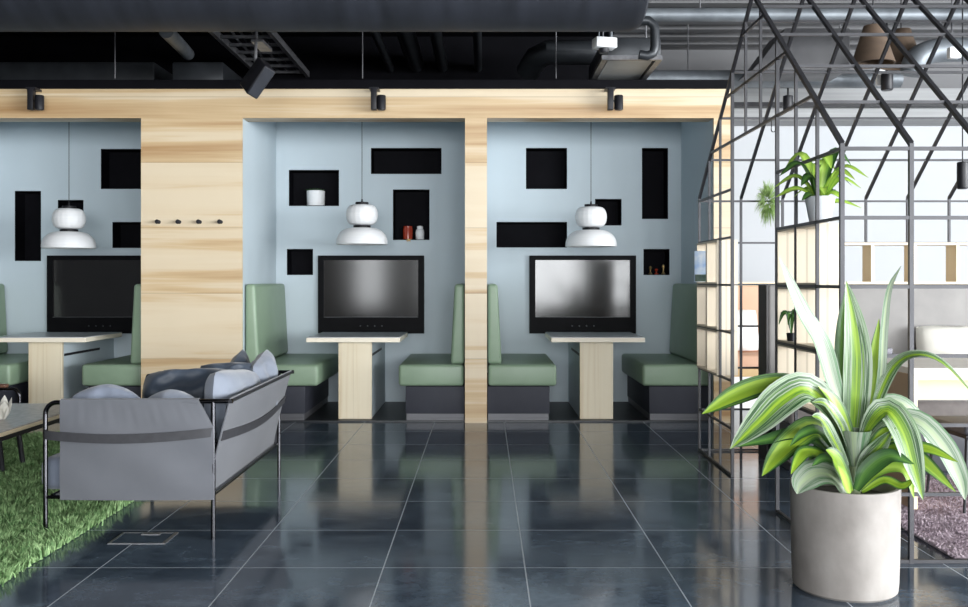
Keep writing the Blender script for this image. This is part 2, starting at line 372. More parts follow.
# window walls, right of and behind the photographer
rw = [(-6.6, -3.6, .4, 3.5), (-3.2, -.2, .4, 3.5), (.2, 2.8, .4, 3.5), (3.2, 5.8, .4, 3.5), (6.2, 8.8, .4, 3.5)]
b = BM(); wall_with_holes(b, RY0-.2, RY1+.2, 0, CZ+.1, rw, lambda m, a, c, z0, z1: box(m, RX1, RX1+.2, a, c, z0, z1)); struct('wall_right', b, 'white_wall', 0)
bw = [(-1.4, .5, .5, 3.3), (.8, 2.7, .5, 3.3), (3.3, 4.9, .5, 3.3), (5.4, 7.6, .5, 3.3), (8.0, 10.4, .5, 3.3), (-3.5, -2.75, .5, 3.3)]
b = BM(); wall_with_holes(b, RX0, RX1, 0, CZ+.1, bw, lambda m, a, c, z0, z1: box(m, a, c, RY0-.2, RY0, z0, z1)); struct('wall_rear', b, 'greywall', 0)
def win_frame(n, a0, a1, z0, z1, side):
    b = BM(); w = .05
    def bar(a, c, p, q):
        if side == 'right': box(b, RX1+.06, RX1+.13, a, c, p, q)
        else: box(b, a, c, RY0-.13, RY0-.06, p, q)
    bar(a0, a0+w, z0, z1); bar(a1-w, a1, z0, z1); bar(a0+w, a1-w, z0, z0+w); bar(a0+w, a1-w, z1-w, z1)
    m = (a0+a1)/2
    if a1-a0 > .6: bar(m-w/2, m+w/2, z0+w, z1-w)
    bar(a0+w, a1-w, 2.35, 2.40)
    struct(f'window_{n}', b, 'black_sat', 0)
for i, h in enumerate(rw+bw): win_frame(i+1, *h, 'right' if i < len(rw) else 'rear')

# timber wall with its three alcoves
HZ0, HZ1 = Z_(118, YW), Z_(89, YW)
A1, A2, A3 = (-4.85, XP(141)), (XP(242), XP(465)), (XP(487), XP(713.8))
XE = XP(731)
b = BM()
box(b, RX0, XE, YW, YW+.2, HZ0, HZ1)
for x0, x1 in ((RX0, A1[0]), (A1[1], A2[0]), (A2[1], A3[0]), (A3[1], XE)): box(b, x0, x1, YW, YW+.03, 0, HZ0)
box(b, XE-.03, XE, YW+.03, YB+.1, 0, HZ0)
struct('wall_front', b, 'wood_h', 0)
b = BM()
for x0, x1 in ((A1[0]-.1, A1[0]), (A1[1], A2[0]), (A2[1], A3[0]), (A3[1], XE-.03)): box(b, x0, x1, YW+.03, YB, 0, HZ0 if False else 2.84)
struct('wall_partition', b, 'blue', 0)
def rect_at(px0, px1, py0, py1, Y=YB): return (X_(px0, Y), X_(px1, Y), Z_(py1, Y), Z_(py0, Y))
NICHES = [
 (rect_at(15, 41, 191, 261), 'tall narrow black niche left of the pendant in the leftmost alcove'),
 (rect_at(101, 143, 149, 189), 'square black niche at top right of the leftmost alcove'),
 (rect_at(58, 83.5, 200, 226), 'small square black niche right behind the leftmost white pendant lamp'),
 (rect_at(112.5, 160, 222, 248), 'black niche just above the screen in the leftmost alcove, cut off by the timber pillar'),
 (rect_at(371, 441.5, 148, 174), 'wide flat black niche at top of the middle alcove'),
 (rect_at(289, 339, 170, 206), 'black niche holding a white plant pot in the middle alcove'),
 (rect_at(393, 429.5, 189.5, 240), 'upright black niche holding a red and a white jar'),
 (rect_at(287, 313, 249, 275), 'small empty black niche at lower left of the middle alcove beside the screen'),
 (rect_at(526, 567, 148, 189), 'square black niche at top left of the right alcove'),
 (rect_at(642, 668, 148, 219), 'tall narrow black niche at the right end of the right alcove'),
 (rect_at(595, 621.5, 199, 225.5), 'small square black niche just right of the rightmost white pendant lamp'),
 (rect_at(496.5, 567, 222, 247.5), 'wide flat black niche left of the rightmost white pendant lamp'),
 (rect_at(643.5, 669.5, 249, 275), 'small black niche with red and gold trinkets beside the right alcove screen'),
]
b = BM(); wall_with_holes(b, A1[0]-.1, XE-.03, 0, 2.9, [n[0] for n in NICHES], lambda m, a, c, z0, z1: box(m, a, c, YB, YB+.06, z0, z1))
struct('wall_back', b, 'blue', 0)
for (x0, x1, z0, z1), lab in NICHES:
    b = BM(); t = .006; D = .2
    box(b, x0, x1, YB+D-t, YB+D, z0, z1)
    box(b, x0, x1, YB-.002, YB+D-t, z0, z0+t); box(b, x0, x1, YB-.002, YB+D-t, z1-t, z1)
    box(b, x0, x0+t, YB-.002, YB+D-t, z0+t, z1-t); box(b, x1-t, x1, YB-.002, YB+D-t, z0+t, z1-t)
    tag(obj('wall_niche', b, 'niche', loc=((x0+x1)/2, YB, z0), smooth=0), lab, 'niche', 'black niches in the alcove walls')
b = BM(); zb = Z_(122, YB)
for a0, a1 in (A1, A2, A3): prism(b, [(YW+.2, HZ0), (YB, zb), (YB, zb+.04), (YW+.2, HZ0+.04)], a0, a1, axis='x')
struct('ceiling_alcove', b, 'blue', 0)
b = BM()
for a0, a1 in (A1, A2, A3): box(b, a0, a1, YW+.06, YB, 0, .012)
struct('floor_alcove', b, 'dark_floor', 0)
b = BM(); box(b, RX0, XE-.02, YW-.02, YW+.2, HZ1, HZ1+.075); struct('trim_1', b, 'niche', 0)
# plenum above the timber wall
b = BM(); box(b, RX0, 1.3, YB+.15, YB+.25, 2.6, CZ); struct('wall_plenum', b, 'niche', 0)
b = BM(); box(b, RX0, XE, YW+.2, YB+.15, 2.905, 2.93); struct('ceiling_alcove_top', b, 'ceil_dark', 0)
b = BM(); box(b, RX0, 1.3, 6.9, YB+.15, CZ-.06, CZ-.02); struct('ceiling_shade_sheet', b, 'niche', 0)  # black sheet added below the ceiling; its colour stands in for shade there
# grey bulkheads along the far wall
b = BM(); zt = Z_(120, RY1-.4)
box(b, XE+.02, RX1, RY1-.4, RY1, zt, zt+.13); box(b, XE+.02, RX1, RY1-.32, RY1, zt+.13, zt+.36)
struct('trim_2', b, M('grey bulkhead', (.24,.245,.25), (.33,.335,.34), rough=.6, scale=(.5,30,30)), 0)

b = BM(); box(b, 1.3, RX1, RY1-.28, RY1, zt+.36, CZ); struct('trim_3', b, 'ceil', 0)
# ------------------------------------------------------------------ benches
def bench(a, sgn, w, label, ins=.06, y0=YW+.07, y1=YB-.02):
    """a: wall x; sgn +1 grows to the right of that wall"""
    X = lambda d: a + sgn*d
    t = thing('booth_bench', label, 'bench', (X(w/2), (y0+y1)/2, 0), 'green booth benches')
    def bx(d0, d1, p, q, z0, z1, bv, seg=3): 
        m = BM(); xa, xb = sorted((X(d0), X(d1))); return box(m, xa, xb, p, q, z0, z1, bv, seg)
    obj('plinth', bx(.01, w-ins-.008, y0+.012, y1, 0, .07, 0), 'steel', t)
    obj('base', bx(.005, w-ins, y0, y1, .07, .305, .004), 'base', t)
    obj('seat', bx(.012, w, y0-.01, y1-.005, .308, .495, .028, 4), 'green', t)
    m = BM(); poly = [(X(.006), .497), (X(.128), .497), (X(.092), 1.19), (X(.006), 1.19)]
    prism(m, poly, y0, y1-.005, .03, 5); obj('backrest', m, 'green', t)
    return t
bench(A1[0], 1, .76, 'green leather booth bench at the left edge of the photo, left of the leftmost table')
bench(A1[1], -1, .54, 'green leather booth bench against the wide timber pillar, right of the leftmost table')
bench(A2[0], 1, .64, 'green leather booth bench behind the grey sling sofa, left of the middle table', .115)
bench(A2[1], -1, .575, 'green leather booth bench against the narrow timber pillar, right of the middle table')
bench(A3[0], 1, .60, 'green leather booth bench left of the rightmost table, beside the narrow timber pillar')
bench(A3[1], -1, .60, 'green leather booth bench nearest the wire house frame, right of the rightmost table')

# ------------------------------------------------------------------ tables
def booth_table(cx, label):
    y0, y1, w = YW+.04, YW+.86, .805
    t = thing('booth_table', label, 'table', (cx, (y0+y1)/2, 0), 'timber booth tables')
    m = BM(); box(m, cx-w/2, cx+w/2, y0, y1, .688, .726, .002, 1); obj('tabletop', m, 'ply_edge', t)
    m = BM(); box(m, cx-w/2+.003, cx+w/2-.003, y0+.003, y1-.003, .726, .732, .001, 1); obj('table_surface', m, 'laminate', t)
    ps = .29; f = y0+.12
    m = BM(); box(m, cx-ps/2, cx+ps/2, f, f+.04, .012, .688, .002, 1); obj('front_board', m, 'wood_v', t)
    m = BM(); box(m, cx-ps/2+.004, cx+ps/2-.004, f+.04, YB-.004, .012, .688); ped = obj('pedestal', m, 'blue', t)
    for s in (-1, 1):
        m = BM(); xs = cx+s*(ps/2-.004); box(m, xs-.003, xs+.003, f+.06, y1+.12, .555, .577); obj('cable_slot', m, 'black', ped)
    return t
TX = (X_(45, YW+.16), X_(355, YW+.16), X_(596.5, YW+.16))
booth_table(TX[0], 'timber pedestal table in the leftmost alcove')
booth_table(TX[1], 'timber pedestal table in the middle alcove')
booth_table(TX[2], 'timber pedestal table in the right alcove nearest the wire house frame')

# ------------------------------------------------------------------ wall screens
def tv(px0, px1, label):
    x0, x1 = X_(px0, YB-.05), X_(px1, YB-.05); z0, z1 = Z_(333.5, YB-.05), Z_(255.5, YB-.05)
    t = thing('wall_screen', label, 'tv', ((x0+x1)/2, YB, z0), 'wall screens over the booth tables')
    m = BM(); fs, fb, d0, d1 = .058, .165, YB-.055, YB-.002
    box(m, x0, x0+fs, d0, d1, z0, z1); box(m, x1-fs, x1, d0, d1, z0, z1); box(m, x0+fs, x1-fs, d0, d1, z0, z0+fb); box(m, x0+fs, x1-fs, d0, d1, z1-.045, z1)
    fr = obj('bezel', m, 'bezel', t, 0)
    m = BM(); box(m, x0+fs, x1-fs, d0+.015, d1, z0+fb, z1-.045); obj('screen', m, 'screen', t, 0)
    m = BM(); box(m, x0+fs, x1-fs, d0-.001, d0, z0+fb-.004, z0+fb-.001); obj('trim_line', m, 'steel', fr, 0)
    for q in range(4):
        m = BM(); xx = x0+(x1-x0)*(.40+.068*q); lathe(m, [(0, -.002), (.007, -.002), (.007, .002), (0, .002)], 0, 0, 0, 12)
        bmesh.ops.transform(m, matrix=TR((xx, d0-.001, z0+.075), math.pi/2), verts=m.verts[:]); obj('button', m, 'duct_dark', fr)
tv(47, 152, 'black wall screen in the leftmost alcove, partly hidden by the wide pillar')
tv(318, 424, 'black wall screen with a dim brownish reflection in the middle alcove')
tv(529.5, 636, 'black wall screen with bright window reflections in the right alcove')

# ------------------------------------------------------------------ pendants
def pendant(cx, cy, dz, label):
    t = thing('pendant_lamp', label, 'lamp', (cx, cy, 1.55+dz), 'white two tier pendant lamps')
    z = lambda v: v+dz
    m = BM(); lathe(m, [(0,.0),(.02,0),(.058,.0),(.060,.012),(.058,.022),(.01,.026),(.006,.05),(0,.05)], cx, cy, z(1.905), 28); obj('cap', m, 'black', t)
    m = BM(); pr = [(.055, .004)]
    for q in range(15):
        a = -math.pi/2*.86 + math.pi*.86*q/14
        pr.append((.068+.074*max(math.cos(a), 0)**.75, .097+.092*math.sin(a)))
    pr.append((.055, .19)); lathe(m, pr, cx, cy, z(1.715), 60, 20, .012); obj('upper_shade', m, 'paper', t)
    m = BM(); lathe(m, [(.05,0),(.078,0),(.078,.02),(.05,.02),(.05,0)], cx, cy, z(1.695), 28); obj('ring', m, 'black', t)
    m = BM(); pr = [(.06, .152)]
    for q in range(13):
        a = math.pi/2*(1-q/12); pr.append((.085+.146*math.cos(a)**.9 if q else .085, .012+.138*math.sin(a)))
    pr += [(.228, 0), (.222, .003), (.20, .06), (.13, .115), (.06, .13)]
    lathe(m, pr, cx, cy, z(1.545), 60, 24, .004); obj('lower_shade', m, 'paper', t)
    m = BM(); tube(m, [(cx, cy, z(1.95)), (cx, cy, 2.70)], .003, 6); obj('cord', m, 'black', t)
    m = BM(); lathe(m, [(0,.0),(.045,0),(.045,.02),(0,.02)], cx, cy, 2.685, 20); obj('ceiling_rose', m, 'black', t)
LY = YW+.45
pendant(X_(69, LY), LY, -.035, 'white two tier pendant lamp in the leftmost alcove')
pendant(X_(362, LY), LY, 0, 'white two tier pendant lamp in the middle alcove')
pendant(X_(591, LY), LY, -.02, 'white two tier pendant lamp in the right alcove')

# ------------------------------------------------------------------ things in the niches
nx = lambda px: X_(px, YB+.08); zs = Z_(206, YB)+.006
t = thing('potted_succulent', 'small white pot with a dark succulent in an upper niche of the middle alcove', 'plant', (nx(315.5), YB+.08, zs))
m = BM(); lathe(m, [(0,0),(.082,0),(.088,.01),(.092,.15),(.086,.155),(.08,.14),(0,.135)], nx(315.5), YB+.1, zs, 32); obj('pot', m, 'pot_white', t)
m = BM()
for q in range(26):
    a = q*2.4; r = .012+.0022*q; p0 = Vector((nx(315.5), YB+.1, zs+.135))
    tube(m, [p0, p0+Vector((math.cos(a)*r*.9, math.sin(a)*r*.9, .025)), p0+Vector((math.cos(a)*r*1.5, math.sin(a)*r*1.5, .045-.0006*q))], [.009,.01,.002], 6)
obj('succulent_leaves', m, 'leaf_green', t)
zs = Z_(240, YB)+.006
def jar(px, mat, lab, prof):
    m = BM(); lathe(m, prof, nx(px), YB+.07, zs, 28); return tag(obj('jar', m, mat, loc=(nx(px), YB+.07, zs)), lab, 'jar', 'jars in the niche')
jar(408, 'red', 'rust red jar in the upright niche of the middle alcove', [(0,0),(.040,0),(.048,.008),(.05,.10),(.044,.122),(.046,.135),(.038,.137),(.036,.12),(0,.115)])
jar(420, 'pot_white', 'white lidded jar beside the red jar', [(0,0),(.034,0),(.042,.01),(.045,.07),(.038,.10),(.028,.108),(.03,.125),(.03,.135),(0,.14)])
m = BM(); p0 = Vector((nx(409), YB+.015, zs))
for q in range(4):
    a = -.6+q*.45; tube(m, [p0+Vector((-.03+.02*q, .0, .004)), p0+Vector((.02*math.sin(a), -.018, .0)), p0+Vector((.03*math.sin(a), -.022, -.02-.006*(q % 2)))], [.004,.007,.002], 6)
tag(obj('dried_sprig', m, 'gold', loc=p0), 'dry pale sprig hanging over the niche edge under the red jar', 'sprig')
zs = Z_(275, YB)+.006
for px, hgt, rr, mt, lab in ((650, .085, .018, 'gold', 'leftmost small gold trinket in the low niche of the right alcove'), (656, .06, .02, 'red', 'small red trinket between the two gold ones in the right alcove'),
                     (663, .10, .018, 'gold', 'tallest small gold trinket, at the right of the low niche')):
    m = BM(); lathe(m, [(0,0),(rr,0),(rr*1.1,.006),(rr*.35,hgt*.3),(rr*.4,hgt*.55),(rr*.9,hgt*.75),(rr*.6,hgt*.95),(0,hgt)], nx(px), YB+.06, zs, 18)
    tag(obj('trinket', m, mt, loc=(nx(px), YB+.06, zs)), lab, 'ornament', 'trinkets in the niche')

# ------------------------------------------------------------------ coat pegs
for px, lab in zip((159, 179.5, 200, 221), ('leftmost', 'second from left', 'third from left', 'rightmost')):
    m = BM(); x = XP(px); z = Z_(222, YW)
    lathe(m, [(0,-.06),(.016,-.058),(.02,-.05),(.017,-.042),(.009,-.036),(.009,-.004),(.016,-.002),(.016,0),(0,0)], 0, 0, 0, 18)
    bmesh.ops.transform(m, matrix=TR((x, YW, z), -math.pi/2), verts=m.verts[:])
    tag(obj('coat_peg', m, 'black_sat', loc=(x, YW, z)), f'black coat peg on the wide timber pillar, {lab} of the four', 'hook', 'coat pegs on the pillar')

# ------------------------------------------------------------------ track spots on the header
def track_spot(px_box, px_head, label):
    Y = YW-.12; xb, xh = X_(px_box, Y), X_(px_head, Y)
    t = thing('track_spotlight', label, 'spotlight', (xb, Y, Z_(90, Y)), 'black spotlights over the alcoves')
    m = BM(); box(m, xb-.024, xb+.024, Y-.03, Y+.03, Z_(110, Y), Z_(88, Y), .003); obj('driver_box', m, 'black_sat', t)
    m = BM(); lathe(m, [(0,-.062),(.03,-.062),(.032,-.055),(.038,-.055),(.038,.055),(.034,.062),(0,.062)], xh, Y-.01, Z_(103, Y), 24); obj('lamp_head', m, 'black_sat', t)
    m = BM(); tube(m, [(xb, Y, Z_(101, Y)), (xh, Y-.01, Z_(101, Y))], .01, 8); obj('knuckle', m, 'black_sat', t)
    m = BM(); box(m, xb-.04, xb+.04, Y-.02, YW-.02, Z_(89.5, Y), Z_(87.5, Y)); obj('bracket', m, 'black_sat', t)
track_spot(31.5, 40, 'black cylinder spotlight on the timber header at the far left')
track_spot(374, 381.5, 'black cylinder spotlight on the timber header above the middle alcove')
track_spot(610.5, 618.5, 'black cylinder spotlight on the timber header above the right alcove')

# ------------------------------------------------------------------ ceiling services
m = BM(); Yd, rd = 6.2, .46; zd = Z_(29.5, Yd)+rd*1.0; xr = X_(646, Yd-.1)
pr = [(0,0),(rd*.86,0),(rd*.95,.02),(rd,.08)]
lathe(m, pr+[(rd, 7.2), (0, 7.2)], 0, 0, 0, 64)
bmesh.ops.transform(m, matrix=TR((xr, Yd, zd), 0, -math.pi/2), verts=m.verts[:])
du = tag(obj('air_duct', m, 'duct', loc=(xr-3, Yd, zd)), 'huge navy round duct running along the top of the photo', 'duct')
for q in range(3):
    m = BM(); x = xr-.9-q*1.9; tube(m, [(x, Yd, zd+rd-.02), (x, Yd, CZ+.02)], .008, 8); obj('hanger_rod', m, 'tray', du)
# cable ladder above the alcoves
zl = 3.3; xl, xq = -2.26, -1.78
t = thing('cable_ladder', 'dark steel cable ladder above the alcoves behind the black loudspeaker', 'cable tray', ((xl+xq)/2, 8.4, zl))
for x in (xl, xq):
    m = BM(); box(m, x-.018, x+.018, 7.1, 9.5, zl-.03, zl+.03); obj('rail', m, 'tray', t, 0)
for q in range(9):
    m = BM(); y = 7.2+q*.27; box(m, xl+.018, xq-.018, y-.015, y+.015, zl-.02, zl+.005); obj('rung', m, 'tray', t, 0)
for q, (xx, dz, r) in enumerate(((-2.15, 0.02, .012), (-2.08, .02, .014), (-1.98, .02, .012), (-1.90, .02, .01))):
    m = BM(); pts = catmull([(xx, 7.15, zl+.015+dz), (xx+.03, 7.8, zl+dz), (xx-.03, 8.5, zl+.02+dz), (xx+.02, 9.4, zl+dz)], 20); tube(m, pts, r, 6); obj('cable', m, 'duct_dark' if q % 2 else 'tray', t)
for q, x in enumerate((xl, xq)):
    m = BM(); tube(m, [(x, 8.0, zl), (x, 8.0, CZ+.02)], .006, 6); obj('hanger_rod', m, 'tray', t)
def hang(o, x, y, z):
    m = BM(); tube(m, [(x, y, z), (x, y, CZ+.03)], .007, 6); return obj('hanger_rod', m, 'tray', o)
# loudspeaker
Y = 6.95; c = P(257.5, 78, Y)
t = thing('loudspeaker', 'black box loudspeaker hanging tilted below the cable ladder', 'speaker', c)
R = Matrix.Translation(c) @ Matrix.Rotation(math.radians(38), 4, 'Y') @ Matrix.Rotation(math.radians(10), 4, 'X') @ Matrix.Rotation(math.radians(42), 4, 'Z')
m = BM(); box(m, -.05, .05, -.10, .10, -.125, .125, .012, 3, R); obj('cabinet', m, 'black_sat', t)
m = BM(); box(m, -.042, .042, -.104, -.098, -.117, .117, .002, 1, R); obj('grille', m, 'duct', t)
m = BM(); tube(m, [c+Vector((-.02, .03, .05)), c+Vector((-.03, .06, .14)), c+Vector((-.03, .08, .30)), Vector((c.x-.03, c.y+.08, CZ+.02))], .012, 8); obj('bracket', m, 'tray', t)
m = BM(); box(m, c.x-.06, c.x+.03, Y+.05, Y+.35, c.z+.28, c.z+.30); obj('bracket', m, 'tray', t)
# pipes running back over the alcoves
for pa, pb, wpx, lab, mt in (((372,30),(392,66),9,'thin dark pipe over the middle alcove, leftmost of the row','duct_dark'), ((402,30),(420,66),20,'broad dark round duct over the middle alcove','duct_dark'),
                             ((434,30),(444,62),13,'dark pipe over the middle alcove just right of the broad round duct','duct_dark'), ((477,30),(479,56),9,'thin dark pipe above the narrow timber pillar','duct_dark')):
    z = 3.32; Y0 = (z-H)*F/(VY-pa[1]); x = (pa[0]-VX)/F*Y0; r = wpx/2/F*Y0
    m = BM(); tube(m, [(x, 7.2, z+r), (x, 9.5, z+r)], r, 20)
    tag(obj('ceiling_pipe', m, mt, loc=(x, 8.3, z+r)), lab, 'pipe', 'pipes over the alcoves')
# square ducts at upper left
m = BM(); box(m, RX0+.05, X_(160, 8.9), 8.75, 9.35, 2.94, Z_(62, 8.75), .01); tag(obj('square_duct', m, 'duct_dark', loc=(-4.5, 9, 2.94)), 'long dark square duct above the leftmost alcove', 'duct')
m = BM(); box(m, X_(176, 8.4), X_(238, 8.8), 8.3, 9.2, 2.94, Z_(62, 8.3), .01); tag(obj('square_duct', m, 'duct_dark', loc=(-2.6, 8.8, 2.94)), 'short dark duct box above the wide timber pillar left of the cable ladder', 'duct')
m = BM(); tube(m, catmull([P(166, 31, 7.2), P(178, 43, 7.7), P(188, 54, 8.3)], 10), .055, 14); tag(obj('flexible_hose', m, 'galv', loc=P(178, 43, 7.7)), 'grey flexible hose slanting above the wide timber pillar', 'hose')
for px, y0, y1, Y, lab in ((115, 40, 84, 7.95, 'thin steel hanger rod above the leftmost alcove'), (362.5, 30, 82, 7.95, 'thin steel hanger rod above the middle alcove'), (556, 62, 84, 7.95, 'thin steel hanger rod above the right alcove')):
    m = BM(); x = X_(px, Y); tube(m, [(x, Y, HZ1+.07), (x, Y, CZ+.03)], .005, 6); tag(obj('hanger_rod', m, 'steel', loc=(x, Y, HZ1)), lab, 'rod', 'hanger rods on the header')
# round duct, hatch, elbow pipe, white box above the right alcove
m = BM(); z = 3.28; xa = X_(537, 8.1); tube(m, [(xa-.05, 8.75, z-.12), (xa+.02, 8.6, z-.03), (xa+.12, 8.5, z), (X_(598, 8.5), 8.5, z)], .11, 24)
tag(obj('round_duct', m, 'duct_dark', loc=(.8, 8.5, z)), 'short dark round duct left of the grey hatch above the right alcove', 'duct')
zh = 2.97
t = thing('ceiling_unit', 'grey framed ceiling unit above the right alcove', 'air conditioner', (1.1, 7.8, zh))
hy0, hy1 = (zh-H)*F/(VY-58), (zh-H)*F/(VY-85); hx0, hx1 = X_(603, hy0), X_(661, hy0)
m = BM(); box(m, hx0, hx1, hy0, hy1, zh+.01, zh+.16, .01); obj('casing', m, 'duct_dark', t)
m = BM(); w = .035
box(m, hx0-.01, hx0+w, hy0-.01, hy1, zh-.015, zh+.02); box(m, hx1-w, hx1+.01, hy0-.01, hy1, zh-.015, zh+.02); box(m, hx0+w, hx1-w, hy0-.01, hy0+w, zh-.015, zh+.02); box(m, hx0+w, hx1-w, hy1-w, hy1, zh-.015, zh+.02)
obj('frame', m, 'tray', t)
m = BM(); box(m, hx0+.05, hx1-.05, hy0+.05, hy1-.05, zh, zh+.012); obj('panel', m, M('grey hatch panel', (.36,.37,.37), (.42,.43,.43), rough=.45), t)
for x in (hx0+.05, hx1-.05):
    m = BM(); tube(m, [(x, hy0+.4, zh+.1), (x, hy0+.4, CZ+.03)], .008, 6); obj('hanger_rod', m, 'tray', t)
Y = 7.15; m = BM(); p = P(655, 52, Y); q = P(655, 30, Y)
tube(m, [p+Vector((-.12,0,-.02)), p+Vector((-.06,0,-.03)), p+Vector((-.015,0,-.01)), p+Vector((0,0,.04)), q, q+Vector((-.01,0,.04)), q+Vector((-.05,0,.07)), q+Vector((-.14,0,.075))], .036, 16)
hang(tag(obj('elbow_pipe', m, 'duct_dark', loc=p), 'bent dark pipe above the ceiling unit at the end of the navy duct', 'pipe'), q.x-.1, q.y, q.z+.08)
Y = 6.75; c = P(604.5, 43.5, Y)
t = thing('ceiling_box', 'small white box hanging under the navy duct above the right alcove', 'light fitting', c)
m = BM(); box(m, -.078, .078, -.05, .05, -.036, .036, .004, 2, TR(c, 0, 0, .25)); obj('housing', m, 'white', t)
for dx in (-.04, .045):
    m = BM(); tube(m, [c+Vector((dx, 0, .03)), c+Vector((dx, 0, .40))], .014 if dx > 0 else .007, 10); obj('hanger', m, 'galv', t)
m = BM(); lathe(m, [(0,-.03),(.03,-.03),(.036,-.02),(.036,.01),(0,.01)], c.x-.005, c.y, c.z-.04, 18); obj('lens', m, 'black_sat', t)
# services over the far room
def pipe_x(px0, px1, py, Y, r, name, mt, lab, cat='duct'):
    z = Z_(py, Y); m = BM(); tube(m, [(X_(px0, Y), Y, z), (X_(px1, Y), Y, z)], r, 22); o = tag(obj(name, m, mt, loc=(X_((px0+px1)/2, Y), Y, z)), lab, cat); hang(o, X_(px0+60, Y), Y, z+r-.01); hang(o, X_(px1-60, Y), Y, z+r-.01); return o
pipe_x(628, 900, 79, 9.3, .085, 'round_duct', 'galv', 'galvanised round duct running behind the wire frame roof')
pipe_x(640, 1020, 15, 7.7, .055, 'round_duct', 'galv', 'pale galvanised pipe along the ridge of the wire frame roof')
m = BM(); box(m, 2.15, RX1-.3, 10.0, 10.08, Z_(106, 10), Z_(102, 10)); tag(obj('steel_rail', m, 'black_sat', loc=(4, 10, Z_(104, 10))), 'thin black rail hung in front of the far bulkhead', 'rail')
m = BM(); x0, x1 = X_(752, 8.6), X_(850, 8.6)
prism(m, [(x0, Z_(70, 8.6)), (x0+.1, Z_(58, 8.6)), (X_(785, 8.6), Z_(28, 8.6)), (x1, Z_(28, 8.6)), (x1, Z_(70, 8.6))], 8.6, 9.1, .01)
tag(obj('ventilation_box', m, M('dark grey casing', (.055,.055,.06), (.07,.07,.075), rough=.5), loc=(x0, 8.8, Z_(70, 8.6))), 'dark grey ventilation box with a slanted corner behind the wire frame roof', 'ventilation')
def cone_shade(px, py0, py1, w0, w1, Y, lab):
    x = X_(px, Y); z0, z1 = Z_(py1, Y), Z_(py0, Y); r0, r1 = w1/2/F*Y, w0/2/F*Y
    t = thing('cone_pendant', lab, 'lamp', (x, Y, z0), 'brown felt cone pendants')
    m = BM(); lathe(m, [(r0-.01, 0), (r0, 0), (r1, z1-z0), (0, z1-z0), (0, z1-z0-.01), (r1-.01, z1-z0-.012), (r0-.01, 0)], x, Y, z0, 40); obj('shade', m, 'brown_shade', t)
    m = BM(); tube(m, [(x, Y, z1-.01), (x, Y, CZ+.03)], .005, 6); obj('cord', m, 'black', t)
cone_shade(873, 26, 64, 18, 42, 7.6, 'brown felt cone pendant, the nearer one left of the grey elbow duct')
cone_shade(901, 30, 66, 18, 40, 8.3, 'brown felt cone pendant, the farther one beside the grey elbow duct')
m = BM(); tube(m, catmull([P(912, 74, 8.0), P(916, 60, 8.0), P(930, 52, 8.0), P(952, 50, 8.0), P(985, 50, 8.0)], 24), .10, 22)
e_ = P(952, 50, 8.0); hang(tag(obj('elbow_duct', m, 'galv', loc=P(930, 55, 8.0)), 'grey bent duct at the upper right behind the wire frame', 'duct'), e_.x, e_.y, e_.z+.09)
Y = 7.6; c = P(954, 53, Y); m = BM(); box(m, c.x-.045, c.x+.045, Y-.03, Y+.03, c.z-.045, c.z+.045, .006); tag(obj('junction_box', m, 'white', loc=c), 'small white square box on the grey bent duct at upper right', 'box')
def far_spot(px, py, Y, hgt, r, body, lab, long_cord=False):
    c = P(px, py, Y); t = thing('spotlight', lab, 'spotlight', c, 'small spotlights over the far room')
    m = BM(); lathe(m, [(0,-hgt/2),(r*.85,-hgt/2),(r,-hgt/2+.012),(r,hgt/2-.006),(r*.8,hgt/2),(0,hgt/2)], c.x, Y, c.z, 24); obj('lamp_head', m, body, t)
    m = BM(); tube(m, [(c.x, Y, c.z+hgt/2-.005), (c.x, Y, CZ+.03)], .004 if long_cord else .009, 8); obj('cord', m, 'black', t)
far_spot(788, 103, 9.6, .15, .05, 'black_sat', 'black cylinder spotlight seen through the left slope of the wire frame roof')
far_spot(887, 82, 8.9, .16, .055, 'black_sat', 'black cylinder spotlight with a white collar below the cone pendants')
m = BM(); c = P(882, 78, 8.97); box(m, c.x-.045, c.x+.03, 8.97, 9.02, c.z-.07, c.z+.09, .004); tag(obj('spotlight_gear', m, 'white', loc=c), 'white gear box behind the black spotlight below the cone pendants', 'box')
far_spot(962.5, 175.5, 5.9, .17, .033, 'black_sat', 'black cylinder pendant spotlight hanging inside the wire house at the right edge', True)

# ------------------------------------------------------------------ wire house
CE = .2975; CX0, CY0, NX, NY = 1.54, 4.05, 8, 9
EV = 6*CE; RISE = .234; RIDGE = EV + .022 + 4.5*RISE
CX1, CY1 = CX0+NX*CE, CY0+NY*CE; YR = (CY0+CY1)/2
t = thing('wire_house_frame', 'house shaped frame of grey steel bars filling the right of the photo', 'frame', (CX0+NX*CE/2, YR, 0))
HB = .0072; EP = EV+.022
def bar(name, p, q, r=HB):
    m = BM(); tube(m, [p, q], r, square=True); obj(name, m, 'grid', t, 0)
for i in range(NX+1):
    x = CX0+i*CE
    bar('post', (x, CY0, 0), (x, CY0, EP), .0092); bar('post', (x, CY1, 0), (x, CY1, EP), .008)
    bar('rafter', (x, CY0, EP), (x, YR, RIDGE), .0102); bar('rafter', (x, CY1, EP), (x, YR, RIDGE), .0092)
def roof_z(y): return EP + (min(y-CY0, CY1-y))/CE*RISE
